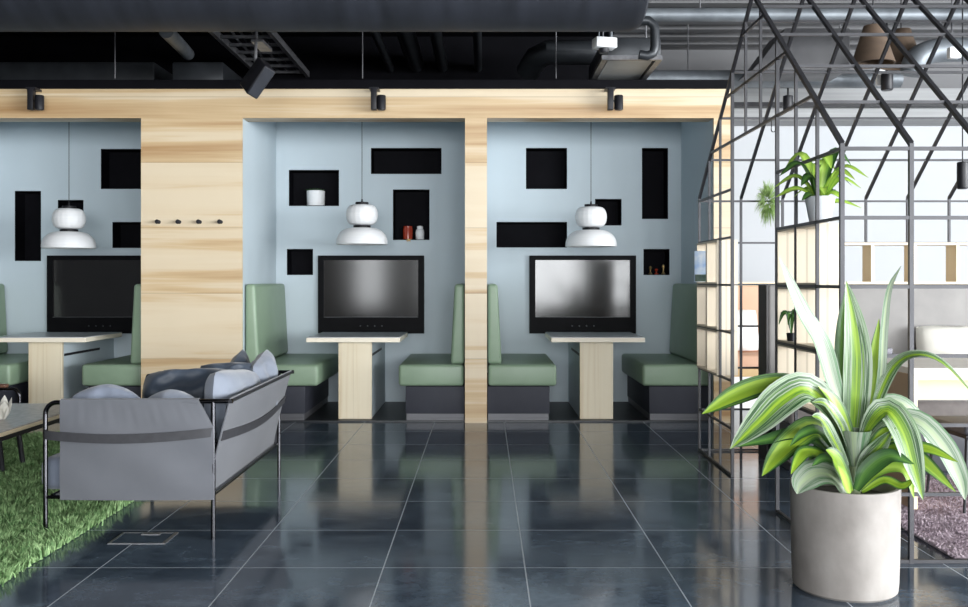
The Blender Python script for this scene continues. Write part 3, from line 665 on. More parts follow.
for gx in (CX0, CX1):
    for j in range(1, NY):
        y = CY0+j*CE; z0 = 0.
        if gx == CX0 and j in (4, 5): z0 = 7*CE
        bar('post', (gx, y, z0), (gx, y, roof_z(y)), .0092 if j in (3, 6) else HB)
    for kz in range(0, 7):
        z = max(kz*CE, .009)
        if gx == CX0: bar('rail', (gx, CY0, z), (gx, CY0+3*CE, z)); bar('rail', (gx, CY0+6*CE, z), (gx, CY1, z))
        elif kz in (0, 6): bar('rail', (gx, CY0, z), (gx, CY1, z))
    for kz in (7, 8, 9):
        z = kz*CE; d = (z-EP)/RISE*CE
        bar('rail', (gx, CY0+d, z), (gx, CY1-d, z))
for kz in range(0, 7):
    z = max(kz*CE, .009)
    bar('rail', (CX0, CY0, z), (CX1, CY0, z), .0078); bar('rail', (CX0, CY1, z), (CX1, CY1, z), .0066)
for j in (1, 2, 3, 4):
    z = EP+j*RISE
    bar('purlin', (CX0, CY0+j*CE, z), (CX1, CY0+j*CE, z)); bar('purlin', (CX0, CY1-j*CE, z), (CX1, CY1-j*CE, z))
bar('ridge', (CX0, YR, RIDGE), (CX1, YR, RIDGE), .011)
# plywood boxes fitted into the end wall
def cell_box(j, kz, lab):
    x0, x1 = CX0-(.02 if j > 4 else .002), CX0+.115; y0, y1, z0, z1 = CY0+j*CE+.004, CY0+(j+1)*CE-.004, kz*CE+.004, (kz+1)*CE-.004; w = .012
    m = BM(); x0 += .0
    box(m, x0, x1, y0, y0+w, z0, z1); box(m, x0, x1, y1-w, y1, z0, z1); box(m, x0, x1, y0+w, y1-w, z0, z0+w); box(m, x0, x1, y0+w, y1-w, z1-w, z1)
    tag(obj('plywood_box', m, 'ply', loc=((x0+x1)/2, (y0+y1)/2, z0), smooth=0), lab, 'box', 'plywood boxes in the wire frame')
for j, jn in ((1, 'right'), (2, 'left')):
    for kz, kn in ((2, 'bottom'), (3, 'middle'), (4, 'top')):
        cell_box(j, kz, f'plywood box behind the big plant, {kn} row, {jn} column of the nearer stack')
for j, jn in ((7, 'right'), (8, 'left')):
    for kz, kn in ((2, 'bottom'), (3, 'middle'), (4, 'top')):
        cell_box(j, kz, f'plywood box next to the alcove, {kn} row, {jn} column of the farther stack')
# picture card in the farther stack
yy = CY0+8*CE+.10; x = X_(694.5, yy); z0 = 4*CE+.02
t = thing('picture_card', 'blue and white picture card leaning out of the farther plywood boxes', 'card', (x, yy, z0))
m = BM(); box(m, x, x+.085, yy-.004, yy+.004, z0, Z_(251, yy)); obj('card', m, M('printed sky card', (.22,.45,.80), (.85,.9,.95), rough=.35, scale=(14,14,14), detail=3), t)
m = BM(); box(m, x+.002, x+.083, yy-.0055, yy-.004, z0+.002, z0+.05); obj('printed_meadow', m, M('printed dark hill', (.02,.05,.04), (.08,.14,.10), rough=.35, scale=(40,40,40)), t)

# ------------------------------------------------------------------ leaves
def blade(bm, pts, w, n_hint=(0,-.75,.65), fold=.25, peak=.5, n=18, base=.35, wave=0.):
    """a pointed leaf along a curve, folded along its midrib"""
    c = catmull(pts, n); uvl = bm.loops.layers.uv.new('UVMap'); rows = []; M_ = 6
    nh = Vector(n_hint).normalized(); half = []
    for i, p in enumerate(c):
        T = (c[min(i+1, n)]-c[max(i-1, 0)]).normalized()
        s = T.cross(nh); s = s.normalized() if s.length > 1e-4 else Vector((1,0,0)); up = s.cross(T).normalized()
        v = i/n
        prof = (base+(1-base)*math.sin(math.pi/2*min(v/peak, 1))) if v < peak else math.cos(math.pi/2*((v-peak)/(1-peak)))**.8
        ww = max(w/2*prof, .0012)
        row = []
        for j in range(M_+1):
            u = 2*j/M_-1
            row.append(p + s*u*ww + up*(abs(u)*ww*fold - ww*fold*.5) + up*wave*ww*math.sin(v*14+j))
        rows.append(row); half.append(ww)
    th = .0012
    V = [[bm.verts.new(q) for q in r] for r in rows]
    for i in range(n):
        for j in range(M_):
            f = bm.faces.new((V[i][j], V[i][j+1], V[i+1][j+1], V[i+1][j]))
            for lp, (a, d) in zip(f.loops, ((i, j), (i, j+1), (i+1, j+1), (i+1, j))): lp[uvl].uv = (d/M_, a/n)
    return bm
def leaf(parent, pts, w, mat, **kw):
    m = BM(); blade(m, pts, w, **kw)
    bmesh.ops.solidify(m, geom=m.faces[:], thickness=.0015) if False else None
    return obj('leaf', m, mat, parent, 80)

# big plant in the concrete pot
PX, PY = X_(844.5, 3.735), 3.735; r = .2055; ph = Z_(483, 3.735)
t = thing('potted_plant', 'large striped leafy plant in a pale concrete cylinder pot on the tiles', 'plant', (PX, PY, 0))
m = BM(); lathe(m, [(0,0),(r*.90,0),(r*.955,.010),(r*.97,.04),(r*.985,.15),(r*1.005,ph-.008),(r,ph),(r-.014,ph),(r-.018,ph-.01),(r-.02,ph-.06),(0,ph-.06)], PX, PY, 0, 72); obj('pot', m, 'concrete', t)
m = BM(); lathe(m, [(0,.012),(.1,.008),(r-.024,0),(r-.024,-.03),(0,-.03)], PX, PY, ph-.05, 40); obj('soil', m, 'soil', t)
sx = X_(856, 3.75)
m = BM(); tube(m, [(sx-.01, PY, ph-.05), (sx-.005, PY, ph+.08), (sx, PY, ph+.13), (sx, PY, ph+.17)], [.022,.026,.028,.02], 14); obj('stem', m, 'stem', t)
shx = X_(855.5, 3.68)
m = BM(); lathe(m, [(.022,0),(.030,.03),(.040,.07),(.052,.115),(.060,.142),(.056,.140),(.036,.07),(.016,.01)], shx, 3.68, Z_(466, 3.68), 32)
uvl = m.loops.layers.uv.new('UVMap')
for f in m.faces:
    for lp in f.loops:
        a = math.atan2(lp.vert.co.y-3.68, lp.vert.co.x-shx); lp[uvl].uv = (.5+.5*math.sin(a*1.5), (lp.vert.co.z-ph)*4)
obj('leaf_sheath', m, 'leaf_white', t)
def PL(pts, Ya, Yb): 
    n = len(pts)-1; return [P(x, y, Ya+(Yb-Ya)*i/n) for i, (x, y) in enumerate(pts)]
LEAVES = [
 ([(852,432),(836,390),(822,345),(802,310),(779,256)], 3.75, 3.55, .092, 'leaf_white', dict(peak=.55)),
 ([(853,440),(856,400),(857,355),(853,318),(846,281)], 3.74, 3.66, .118, 'leaf_mix', dict(peak=.45, base=.6)),
 ([(848,440),(842,385),(842,335),(846,288)], 3.80, 3.76, .06, 'leaf_green', dict(peak=.55)),
 ([(862,435),(868,400),(874,360),(879,319)], 3.77, 3.74, .065, 'leaf_yellow', dict(peak=.45)),
 ([(864,420),(863,365),(862,328)], 3.82, 3.84, .035, 'leaf_green', {}),
 ([(866,430),(880,385),(884,330),(889,290),(901,266)], 3.76, 3.60, .034, 'leaf_white', dict(peak=.35)),
 ([(866,442),(878,400),(895,365),(918,354),(945,364),(978,400)], 3.74, 3.62, .058, 'leaf_mix', dict(peak=.6, n_hint=(.1,-.45,.9))),
 ([(840,440),(824,402),(800,385),(770,384),(736,395),(702,414)], 3.76, 3.62, .088, 'leaf_yellow', dict(peak=.72, base=.2, n_hint=(0,-.85,.5))),
 ([(848,452),(834,412),(808,388),(783,398),(758,422),(730,449)], 3.72, 3.50, .135, 'leaf_mix', dict(peak=.58, base=.2, n_hint=(-.1,-.9,.45))),
 ([(842,470),(824,446),(795,434),(765,440),(733,447)], 3.78, 3.66, .055, 'leaf_green', {}),
 ([(846,472),(836,446),(815,428),(793,440),(775,458),(762,476)], 3.80, 3.62, .105, 'leaf_yellow', dict(peak=.5, n_hint=(0,-.85,.5))),
 ([(842,476),(824,456),(806,452),(798,460),(791,474)], 3.72, 3.54, .055, 'leaf_yellow', {}),
 ([(850,462),(844,425),(828,392),(808,386),(792,392)], 3.84, 3.84, .07, 'leaf_green', {}),
 ([(852,462),(846,430),(834,402),(818,386)], 3.70, 3.64, .07, 'leaf_yellow', dict(peak=.5)),
 ([(848,466),(834,440),(822,420),(812,416)], 3.66, 3.56, .06, 'leaf_mix', {}),
 ([(860,446),(872,422),(888,410),(904,432),(914,466),(923,500)], 3.70, 3.50, .118, 'leaf_mix', dict(peak=.55, base=.25, n_hint=(.1,-.9,.45))),
 ([(862,446),(882,404),(905,404),(924,428),(932,452)], 3.82, 3.80, .065, 'leaf_white', dict(n_hint=(0,-.7,.7))),
 ([(864,462),(892,424),(918,420),(944,446),(960,478),(965,500)], 3.76, 3.56, .095, 'leaf_white', dict(peak=.6, base=.25, n_hint=(.1,-.9,.45))),
 ([(864,472),(890,450),(925,448),(958,462)], 3.68, 3.52, .06, 'leaf_yellow', dict(peak=.5)),
 ([(862,474),(896,446),(924,462),(956,492)], 3.80, 3.66, .075, 'leaf_yellow', dict(n_hint=(0,-.85,.5))),
 ([(856,488),(866,462),(880,446),(892,430)], 3.64, 3.58, .065, 'leaf_mix', {}),
 ([(856,490),(868,470),(890,456),(914,464)], 3.60, 3.52, .07, 'leaf_green', {}),
 ([(852,492),(842,470),(834,456),(826,450)], 3.62, 3.56, .075, 'leaf_yellow', {}),
 ([(850,494),(844,478),(838,466)], 3.58, 3.52, .05, 'leaf_fresh', {}),
 ([(848,494),(834,476),(816,473),(802,483),(797,494)], 3.66, 3.56, .115, 'leaf_white', dict(peak=.5, base=.5, n_hint=(0,-.7,.7))),
 ([(862,492),(884,480),(902,486),(914,479)], 3.62, 3.54, .04, 'leaf_yellow', {}),
 ([(862,490),(880,470),(905,470),(914,498)], 3.72, 3.60, .05, 'leaf_fresh', {}),
 ([(856,478),(874,446),(898,440),(916,450)], 3.86, 3.90, .06, 'leaf_fresh', {}),
 ([(848,468),(834,448),(818,430),(802,434),(790,446)], 3.70, 3.58, .045, 'leaf_green', {}),
 ([(852,455),(842,425),(826,404),(812,402)], 3.68, 3.60, .05, 'leaf_mix', {}),
 ([(850,484),(838,464),(824,458),(812,466)], 3.66, 3.56, .045, 'leaf_green', {}),
 ([(860,470),(872,448),(884,432),(896,428)], 3.66, 3.58, .045, 'leaf_yellow', {}),
 ([(858,484),(872,462),(888,448),(906,446)], 3.68, 3.62, .045, 'leaf_mix', {}),
 ([(852,476),(838,452),(822,446),(808,462)], 3.86, 3.90, .06, 'leaf_green', {}),
]
for pts, ya, yb, w, mt, kw in LEAVES: leaf(t, PL(pts, ya, yb), w, mt, **kw)

# small plant on the plywood boxes
Yp = CY0+1.5*CE; zp = 5*CE+.004; x = CX0+.065
t = thing('potted_plant', 'leafy green plant in a small grey white pot on top of the plywood boxes', 'plant', (x, Yp, zp))
m = BM(); lathe(m, [(0,0),(.044,0),(.048,.004),(.071,.125),(.066,.126),(.06,.10),(0,.10)], x, Yp, zp, 36); obj('pot', m, 'pot_grey', t)
random.seed(5)
cp = Vector((x, Yp, zp+.10))
for q in range(22):
    a = q*2.399; out = .10+.012*(q % 6)+random.uniform(-.02, .03); up = .24-.011*q+random.uniform(-.02, .02)
    d = Vector((math.cos(a), math.sin(a)*.8, 0))
    pts = [cp+d*.01, cp+d*out*.35+Vector((0,0,up*.65)), cp+d*out*.75+Vector((0,0,up)), cp+d*out*1.35+Vector((0,0,up*.82-.03))]
    leaf(t, pts, .05+random.uniform(-.008,.008), 'leaf_fresh' if q % 4 else 'leaf_green', base=.08, peak=.62, n=12, n_hint=(0,-.5,.9))
# sprig in a plywood box
c = P(787.5, 352, CY0+2.75*CE)
t = thing('small_plant', 'small dark green sprig standing in the middle left plywood box of the nearer stack', 'plant', (CX0+.03, CY0+2.6*CE, 3*CE+.016))
c0 = Vector((CX0+.03, CY0+2.55*CE, 3*CE+.016))
m = BM(); lathe(m, [(0,0),(.02,0),(.024,.04),(.02,.042),(0,.036)], c0.x, c0.y, c0.z, 18); obj('pot', m, 'black_sat', t)
for q in range(6):
    a = q*1.1; d = Vector((math.cos(a)*.03-.012, math.sin(a)*.035, 0)); b0 = c0+Vector((0,0,.035))
    leaf(t, [b0, b0+d*.5+Vector((0,0,.10)), b0+d*1.1+Vector((0,0,.12-.006*q)), b0+d*1.6+Vector((0,0,.05))], .022, 'leaf_green', n=10)
# feathery hanging plant and hook
Yh = CY1-.09; c = P(768, 200, Yh)
m = BM(); random.seed(9)
for q in range(420):
    v = Vector((random.gauss(0,1), random.gauss(0,1), random.gauss(0,1))).normalized(); v.z = v.z*1.2-.1
    s = random.uniform(.035, .08); p0 = c+Vector((v.x*.03, v.y*.025, v.z*.05))
    p1 = p0+Vector((v.x*s*.6, v.y*s*.5, v.z*s*.8+.01)); p2 = p0+Vector((v.x*s*.9, v.y*s*.7, v.z*s*1.25-.03*random.random()))
    tube(m, [p0, p1, p2], [.0022,.0018,.0005], 3, caps=False)
tube(m, [c+Vector((0,0,.04)), Vector((c.x, CY1, EV))], .0015, 4)
tag(obj('hanging_plant', m, 'air_plant', loc=c), 'feathery green air plant hanging from the back of the wire house', 'plant')
pt = Vector((X_(771.5, YR+.75), YR+.75, roof_z(YR+.75))); c = P(771.5, 128, YR+.75); m = BM()
tube(m, [Vector((c.x, c.y, roof_z(c.y)-.005)), c+Vector((0,0,.03))]+arc(c+Vector((.012,0,-.012)), .014, math.pi, math.pi*2.1, 8, ((1,0,0),(0,0,1))), .003, 6)
tag(obj('wire_hook', m, 'chrome', loc=c), 'small wire hook dangling in the roof of the wire house', 'hook')

# ------------------------------------------------------------------ inside the wire house
# divided shelf along the back
t = thing('divided_shelf', 'low shelf with upright wooden dividers above the grey sofa back', 'shelf', (3.3, CY1, 4*CE))
sy0, sy1, s0, s1 = CY1-.165, CY1+.055, 2.4325-.03, CX1-.02
m = BM(); box(m, s0, s1, sy0, CY1-.012, 4*CE+.002, 4*CE+.020); obj('bottom_board', m, 'ply', t, 0)
m = BM(); box(m, s0, s1, sy0, CY1-.012, 5*CE-.022, 5*CE-.004); obj('top_board', m, 'ply', t, 0)
for i in range(6):
    xx = s0+i*CE if i else s0; m = BM(); box(m, xx, xx+.02, sy0, CY1-.012, 4*CE+.02, 5*CE-.022); obj('divider', m, 'ply_x', t, 0)
# sofa
sx0, sx1 = 1.93, 3.88
t = thing('booth_sofa', 'long high backed warm grey sofa along the back of the wire house', 'sofa', ((sx0+sx1)/2, 6.3, 0))
m = BM(); box(m, sx0+.02, sx1, 6.0, 6.55, 0, .30, .004); obj('base', m, 'slate', t)
m = BM(); box(m, sx0+.01, sx1, 5.97, 6.41, .30, .455, .03, 4); obj('seat', m, 'seat_brown', t)
m = BM(); box(m, sx0+.004, sx1, 6.40, 6.535, .30, 4*CE-.004, .02, 3); obj('backrest', m, 'sofa_grey', t)
m = BM(); box(m, sx0-.012, sx0+.004, 6.395, 6.58, 0, 4*CE-.002, .002, 1); box(m, sx0+.004, sx1, 6.536, 6.58, 0, 4*CE-.004); obj('back_panel', m, 'sofa_dark', t, 0)
m = BM(); R = TR((3.13, 6.27, .70), math.radians(80), 0, math.radians(-4)); pillow(m, .50, .46, .19, R, 3, .01)
tag(obj('cushion', m, 'cream', loc=(3.13, 6.27, .47)), 'cream linen cushion leaning on the grey sofa back at the right edge', 'cushion')
# table
tx0, tx1, ty0, ty1 = 2.228, 3.75, 4.90, 5.42
t = thing('desk_table', 'pale topped wooden table with a brown end panel inside the wire house', 'table', ((tx0+tx1)/2, (ty0+ty1)/2, .02))
m = BM(); box(m, tx0, tx1, ty0, ty1+.24, .728, .762, .002, 1); obj('tabletop', m, M('pale lime wash top', (.74,.68,.60), (.80,.75,.67), rough=.4, scale=(2,20,20)), t)
for x in (tx0, tx1-.03):
    m = BM(); box(m, x, x+.03, ty0+.014, ty1, .026, .728, .002, 1); e = obj('end_panel', m, 'brown_wood', t)
    m = BM(); box(m, x, x+.03, ty0, ty0+.014, .026, .728, .001, 1); obj('edge_strip', m, 'ply_x', e)
m = BM(); box(m, tx0+.03, tx1-.03, ty1-.035, ty1-.012, .535, .728); obj('back_apron', m, 'ply_x', t)
m = BM(); box(m, tx0+.03, tx1-.03, ty0+.004, ty0+.028, .700, .728); obj('front_rail', m, 'ply_x', t)
m = BM(); box(m, -.03, .03, -.02, .02, 0, .055, .003, 2, TR((X_(886, 5.58), 5.58, .762), 0, 0, .3)); tag(obj('small_box', m, M('dark violet card', (.035,.03,.05), (.05,.045,.065), rough=.5), loc=(X_(886, 5.58), 5.58, .762)), 'small dark violet box on the pale topped table behind the plant', 'box')
# stool
t = thing('stool', 'dark padded stool with thin black legs tucked under the pale topped table', 'stool', (2.68, 5.02, .02))
m = BM(); box(m, 2.455, 2.91, 4.80, 5.24, .425, .468, .018, 4); obj('seat', m, 'slate', t)
m = BM(); box(m, 2.465, 2.90, 4.81, 5.23, .405, .425, .004); obj('seat_pan', m, 'black_sat', t)
for ax, ay in ((2.49, 4.85), (2.49, 5.2), (2.88, 4.85), (2.88, 5.2)):
    dx = -.03 if ax < 2.6 else .03; dy = -.03 if ay < 5 else .03
    m = BM(); tube(m, [(ax+dx, ay+dy, .026), (ax, ay, .41)], [.007, .010], 10); obj('leg', m, 'black_sat', t)

def pile(name, parent, mat, x0, x1, y0, y1, z, n, hmin, hmax, w, lean, jag=.02, skew=0.):
    X = rng.uniform(x0, x1, n); Y = rng.uniform(y0, y1, n); X += np.where(rng.random(n) < .05, rng.normal(0, jag, n), 0)
    X = X + skew*(Y-y0)
    hh = rng.uniform(hmin, hmax, n); a = rng.uniform(0, 2*np.pi, n); la = rng.uniform(0, 2*np.pi, n); lr = rng.random(n)*lean
    # clumps: blades of a tuft lean together
    cl = np.sin(X*23+np.cos(Y*17)*2)*np.cos(Y*21+np.sin(X*13)*2); hh *= 1+.28*cl
    lx = np.cos(la)*lr + .35*lean*np.sin(X*19+Y*7); ly = np.sin(la)*lr + .35*lean*np.cos(Y*23-X*9)
    V = np.zeros((n, 5, 3)); cw, sw = np.cos(a)*w/2, np.sin(a)*w/2
    V[:, 0] = np.stack([X-cw, Y-sw, np.full(n, z)], 1); V[:, 1] = np.stack([X+cw, Y+sw, np.full(n, z)], 1)
    V[:, 2] = np.stack([X+cw*.8+lx*.4*hh, Y+sw*.8+ly*.4*hh, z+hh*.6], 1); V[:, 3] = np.stack([X-cw*.8+lx*.4*hh, Y-sw*.8+ly*.4*hh, z+hh*.6], 1)
    V[:, 4] = np.stack([X+lx*hh, Y+ly*hh, z+hh], 1)
    off = OFF[parent.name]; V = V-np.array(off)
    me = bpy.data.meshes.new(name); base = np.arange(n)*5
    faces = np.concatenate([np.stack([base, base+1, base+2, base+3], 1).reshape(-1), np.stack([base+3, base+2, base+4], 1).reshape(-1)])
    tot = np.concatenate([np.full(n, 4), np.full(n, 3)]); st = np.concatenate([[0], np.cumsum(tot)[:-1]])
    me.vertices.add(n*5); me.vertices.foreach_set('co', V.reshape(-1)); me.loops.add(len(faces)); me.loops.foreach_set('vertex_index', faces.astype(np.int32))
    me.polygons.add(2*n); me.polygons.foreach_set('loop_start', st.astype(np.int32)); me.update(calc_edges=True); me.validate()
    me.materials.append(MAT[mat]); o = bpy.data.objects.new(name, me); COL.objects.link(o); o.parent = parent; o['kind'] = 'stuff'; return o
# mauve rug
rx0, rx1, ry0, ry1 = 2.05, 3.85, 4.10, 5.80
t = thing('mauve_rug', 'mauve woven rug on the tiles inside the wire house', 'rug', ((rx0+rx1)/2, (ry0+ry1)/2, 0))
m = BM(); box(m, rx0, rx1, ry0, ry1, 0, .016, .006); obj('backing', m, 'purple', t)
pile('pile', t, 'purple', rx0-.006, rx1+.006, ry0-.006, ry1+.006, .012, 60000, .006, .013, .010, .9, .01)

# ------------------------------------------------------------------ far room: peach booth
t = thing('peach_bench', 'peach upholstered bench by the far white wall seen through the wire house doorway', 'bench', (2.8, 9.4, 0))
bx0, bx1 = 2.25, 3.35
m = BM(); box(m, bx0, bx1, 9.0, 9.7, 0, .30); obj('base', m, 'white', t)
m = BM(); box(m, bx0, bx1, 8.99, 9.7, .30, .375, .003); obj('seat_rail', m, 'oak_tan', t)
m = BM(); box(m, bx0, bx1, 8.97, 9.6, .377, .505, .025, 3); obj('seat', m, 'peach', t)
m = BM(); box(m, bx0, bx1, 9.58, 9.74, .45, 1.165, .01); obj('backrest', m, 'peach', t)
m = BM(); box(m, bx0-.02, bx1+.05, 9.55, 9.80, 1.166, 1.205, .003); obj('ledge', m, 'ply_x', t)
m = BM(); R = TR((X_(741, 9.3), 9.40, .725), math.radians(76), 0, math.radians(3)); pillow(m, .42, .44, .16, R, 8)
tag(obj('cushion', m, 'white', loc=(X_(741, 9.3), 9.4, .5)), 'white cushion on the peach bench', 'cushion')

# ------------------------------------------------------------------ sling sofa
ya, yb_ = 4.42, 5.84; xf, xk = -2.06, -1.272; zt = .645; xbk = -1.19; TRd = .011
t = thing('sling_sofa', 'grey canvas sling sofa on a tubular steel frame at the edge of the green rug', 'sofa', ((xf+xk)/2, (ya+yb_)/2, 0))
for Y in (ya, yb_):
    m = BM(); rr = .055
    pts = [(xf, Y, .0), (xf, Y, zt-rr)] + arc((xf+rr, Y, zt-rr), rr, math.pi, math.pi/2, 8, ((1,0,0),(0,0,1))) + [(xbk+.01, Y, zt+.006)]
    tube(m, pts, TRd, 12); obj('arm_frame', m, 'chrome', t)
    m = BM(); tube(m, [(xk, Y, 0), (xk, Y, zt+.005)], TRd, 12); obj('leg', m, 'chrome', t)
    m = BM(); tube(m, [(xf, Y, .20), (xk, Y, .20)], .009, 10); obj('lower_rail', m, 'chrome', t)
m = BM(); tube(m, [(xbk, ya-.015, zt+.006), (xbk, yb_+.02, zt+.006)], .009, 12); obj('back_rail', m, 'black_sat', t)
for x in (xf+.03, xk-.01):
    m = BM(); tube(m, [(x, ya, .205), (x, yb_, .205)], .010, 10); obj('seat_rail', m, 'chrome', t)
def side_f(Y, s):  # gathers hang down from the sleeve
    def f(u, v):
        xr_ = -1.338+.072*min(1, (1-v)/.28); x = -1.985 + u*(xr_+1.985); z = .19+v*(zt+.014-.19)
        bulge = .030*math.sin(math.pi*u)*math.sin(math.pi*(.12+.86*v)) + .0014*(math.sin(u*61)+.7*math.sin(u*97+1))*max(0, v-.70)/.3*(1-v)*4 + .006*math.sin(u*9+v*5)*math.sin(v*6.3)
        return (x, Y+s*(.012+bulge), z), (0, s, 0)
    return f
for Y, s in ((ya, -1), (yb_, 1)):
    m = BM(); sheet(m, side_f(Y, s), 110, 26, .005); sl = obj('side_sling', m, 'sling_side', t, 60)
    m = BM(); tube(m, [(-1.985, Y, zt+.001), (-1.338, Y, zt+.004)], .0165, 14); obj('sleeve', m, 'sling_side', sl)
    m = BM()
    def fs(u, v, Y=Y, s=s):
        x = xf+.002 + u*(xk-xf); z = .495+.042*(v-.5)+.012*u-.018*math.sin(math.pi*u); d = .048*math.sin(math.pi*u)**.6 if 0 < u < 1 else 0
        return (x, Y+s*(.012+d), z), (0, s, 0)
    sheet(m, fs, 30, 3, .005); obj('strap', m, 'strap', t, 60)
def back_f(u, v):
    y = ya-.005+u*(yb_-ya-.03); x = -1.300+.110*v**1.15 + .03*math.sin(math.pi*u)*math.sin(math.pi*v); z = .205+v*(zt+.02-.205)
    return (x, y, z), (1, 0, -.2)
m = BM(); sheet(m, back_f, 40, 20, .005); obj('back_sling', m, 'sling_side', t, 60)
m = BM()
def fb(u, v):
    y = ya+.01+u*(yb_-ya-.02); z = .485+.045*(v-.5)-.03*math.sin(math.pi*u)
    vv = (z-.205)/(zt+.02-.205); x = -1.300+.110*vv**1.15+.03*math.sin(math.pi*u)*math.sin(math.pi*vv)+.006
    return (x, y, z), (1, 0, -.2)
sheet(m, fb, 30, 3, .005); obj('strap', m, 'strap', t, 60)
m = BM()
def fseat(u, v):
    return (xf+.03+u*(xk-.02-xf-.03), ya+.02+v*(yb_-ya-.04), .208-.015*math.sin(math.pi*u)), (0, 0, 1)
sheet(m, fseat, 16, 16, .005); obj('seat_sling', m, 'sling_side', t, 60)
m = BM(); box(m, -2.115, -1.36, ya+.045, yb_-.05, .218, .375, .045, 5); tag(obj('seat_cushion', m, 'cush_blue', loc=(-1.75, 5.1, .22)), 'blue grey seat cushion lying in the sling sofa', 'cushion')
def cush(w, h, th, loc, rx, ry, rz, mt, lab, seed, **kw):
    m = BM(); pillow(m, w, h, th, TR(loc, rx, ry, rz), seed, **kw); tag(obj('cushion', m, mt, loc=loc), lab, 'cushion', 'loose cushions on the sling sofa')
D = math.radians
cush(.92, .38, .18, (-1.325, 4.99, .565), D(90), D(5), D(91.5), 'cush_light', 'long light grey back cushion nearest the photographer on the sling sofa', 1, crease=.014, pw=.34, rnd=.4)
cush(.40, .40, .15, (-1.30, 5.56, .585), D(86), D(-12), D(90), 'cush_light', 'light grey cushion with a raised corner at the far end of the sling sofa', 2, crease=.016)
cush(.36, .36, .12, (-1.44, 5.57, .595), D(84), D(-20), D(88), 'cush_navy', 'navy cushion tucked behind the light one at the far end of the sling sofa', 9, crease=.016)
cush(.50, .40, .20, (-1.585, 5.05, .56), D(70), D(-2), D(14), 'cush_navy', 'big navy velvet cushion lying behind the long light grey back cushion', 4, crease=.045, pw=.34, rnd=.5)
cush(.30, .13, .11, (-1.46, 5.33, .69), D(60), D(-2), D(14), 'cush_navy', 'small navy bolster on top between the light grey cushions', 5, crease=.012, pw=.5)
cush(.42, .32, .13, (-1.84, 4.58, .545), D(80), D(5), D(3), 'cush_blue', 'blue grey cushion inside the near arm at the front of the sling sofa', 6, crease=.02, pinch=-.05, rnd=1.)
cush(.36, .30, .12, (-1.53, 4.58, .53), D(80), D(-3), D(-3), 'cush_light', 'pale cushion inside the near arm beside the big navy cushion', 7, crease=.02, pinch=-.05, rnd=1.)

# ------------------------------------------------------------------ green rug
gx0, gx1, gy0, gy1 = -4.9, -1.93, 3.0, 7.25
t = thing('shag_rug', 'bright green grass like shag rug at lower left', 'rug', ((gx0+gx1)/2, (gy0+gy1)/2, 0))
m = BM(); box(m, gx0, gx1-.012, gy0, gy1, 0, .010); obj('backing', m, 'grass_base', t)
pile('pile', t, 'grass', -3.9, gx1+.008, 3.35, gy1, .004, 160000, .030, .058, .0075, .85, .02)

# ------------------------------------------------------------------ coffee table, napkin, lounge chair
cx1 = -2.545
t = thing('coffee_table', 'low grey topped coffee table standing on the green rug at the left edge', 'table', (-3.0, 5.3, .012))
m = BM(); box(m, -3.45, cx1, 4.55, 6.12, .392, .412, .002, 1); obj('tabletop', m, 'ply_x', t)
m = BM(); box(m, -3.445, cx1-.005, 4.555, 6.115, .412, .420, .001, 1); obj('table_surface', m, 'stone_top', t)
m = BM(); box(m, -3.43, cx1-.02, 4.57, 6.10, .362, .392); obj('underframe', m, 'black_sat', t)
for a, c in (((-2.955, 5.78), (-2.97, 5.74)), ((-2.955, 6.04), (-2.985, 6.0)), ((-3.0, 4.85), (-3.0, 4.9)), ((-3.3, 4.85), (-3.28, 4.9))):
    m = BM(); tube(m, [(a[0], a[1], .012), (c[0], c[1], .365)], .016, 12); obj('leg', m, 'black_sat', t)
c = Vector((X_(2, 5.4), 5.4, .420)); m = BM(); random.seed(3)
for q in range(7):
    a = q*.9; d = Vector((math.cos(a), math.sin(a), 0)); blade(m, [c+d*.012+Vector((0,0,.002)), c+d*.03+Vector((0,0,.05)), c+d*.055+Vector((0,0,.11+.012*(q % 3)))], .06, n=8, n_hint=(d.x, d.y, .2))
tag(obj('folded_napkin', m, 'cream', loc=c), 'cream folded napkin standing on the coffee table', 'napkin')
t = thing('lounge_chair', 'brown leather chair with a chrome tube arm beyond the coffee table', 'chair', (-3.7, 6.6, .012))
for Y in (6.35, 6.95):
    m = BM(); pts = [(-4.1, Y, .02), (-3.49, Y, .02)] + arc((-3.49, Y, .08), .06, -math.pi/2, 0, 6, ((1,0,0),(0,0,1))) + [(-3.43, Y, .34)] + arc((-3.49, Y, .36), .06, 0, math.pi/2, 6, ((1,0,0),(0,0,1))) + [(-4.1, Y, .42)]
    tube(m, pts, .012, 10); obj('side_loop', m, 'chrome', t)
    m = BM(); box(m, -4.05, -3.52, Y-.03, Y+.03, .428, .455, .01, 3); obj('armrest', m, 'leather', t)
m = BM(); box(m, -4.05, -3.55, 6.38, 6.92, .30, .40, .03, 3); obj('seat', m, 'leather', t)
m = BM(); box(m, -4.12, -4.0, 6.38, 6.92, .36, .80, .03, 3); obj('backrest', m, 'leather', t)

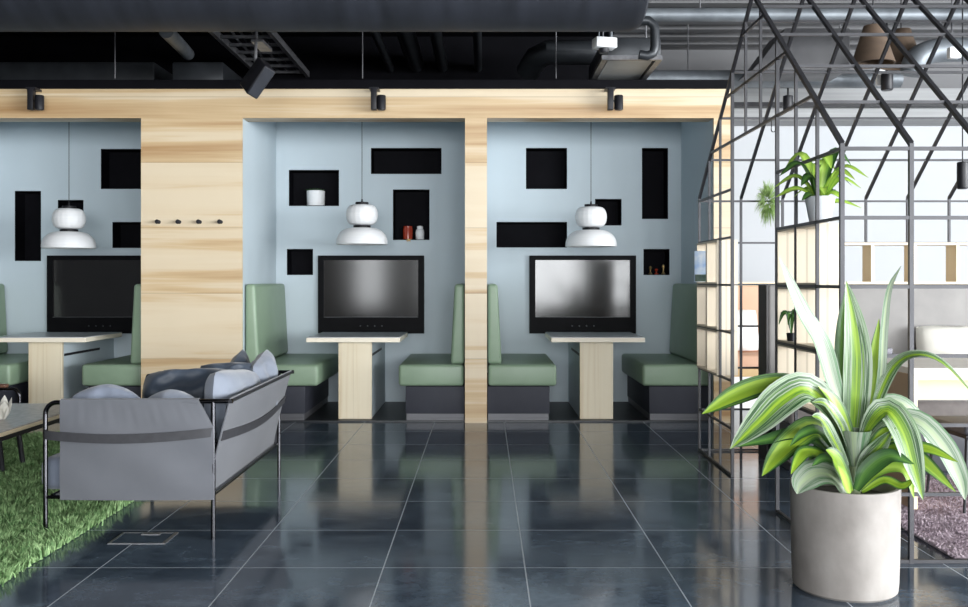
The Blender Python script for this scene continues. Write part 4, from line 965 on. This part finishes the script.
# ------------------------------------------------------------------ floor outlet
fx0, fx1, fy0, fy1 = X_(106, 4.33), X_(164, 4.33), 4.345, 4.54
t = thing('floor_outlet', 'steel framed outlet hatch set in the tiles in front of the sling sofa', 'outlet', ((fx0+fx1)/2, (fy0+fy1)/2, 0))
m = BM(); w = .011
box(m, fx0, fx1, fy0, fy0+w, 0, .003); box(m, fx0, fx1, fy1-w, fy1, 0, .003); box(m, fx0, fx0+w, fy0+w, fy1-w, 0, .003); box(m, fx1-w*1.6, fx1, fy0+w, fy1-w, 0, .003); obj('frame', m, 'bright_steel', t, 0)
m = BM(); box(m, fx0+w, fx1-w*1.6, fy0+w, fy1-w, 0, .002); obj('lid', m, 'floor', t, 0)
m = BM(); box(m, fx0+.10, fx0+.19, fy1-.045, fy1-.02, .002, .0045); obj('cable_flap', m, 'bright_steel', t, 0)

# ------------------------------------------------------------------ daylight
def area(name, loc, rot, sx, sy, e, col):
    l = bpy.data.lights.new(name, 'AREA'); l.shape = 'RECTANGLE'; l.size = sx; l.size_y = sy; l.energy = e; l.color = col
    o = bpy.data.objects.new(name, l); COL.objects.link(o); o.location = loc; o.rotation_euler = rot; return o
for i, h in enumerate(rw): area('daylight', (RX1+.17, (h[0]+h[1])/2, (h[2]+h[3])/2), (0, math.pi/2, 0), h[3]-h[2], h[1]-h[0], (1300, 1400, 1150, 480, 150)[i], (.95,.98,1.))
for i, h in enumerate(bw): area('daylight', ((h[0]+h[1])/2, RY0-.17, (h[2]+h[3])/2), (math.pi/2, 0, 0), h[1]-h[0], h[3]-h[2], (205 if h[0] > -3 else 150)*(h[1]-h[0]), (.95,.98,1.))
w = bpy.data.worlds.new('World'); S.world = w; w.use_nodes = True
bg = w.node_tree.nodes['Background']; bg.inputs[0].default_value = (.80,.88,1,1); bg.inputs[1].default_value = .6

cam = bpy.data.cameras.new('Camera'); co = bpy.data.objects.new('Camera', cam); COL.objects.link(co)
co.location = (0, 0, H); co.rotation_euler = (math.pi/2, 0, 0); cam.sensor_width = 36; cam.lens = F*36/968
cam.shift_y = -(303.5-VY)/968; cam.clip_start = .05; S.camera = co
S.view_settings.view_transform = 'Standard'; S.view_settings.look = 'None'; S.view_settings.gamma = 1
S.view_settings.use_curve_mapping = False; S.view_settings.exposure = .17
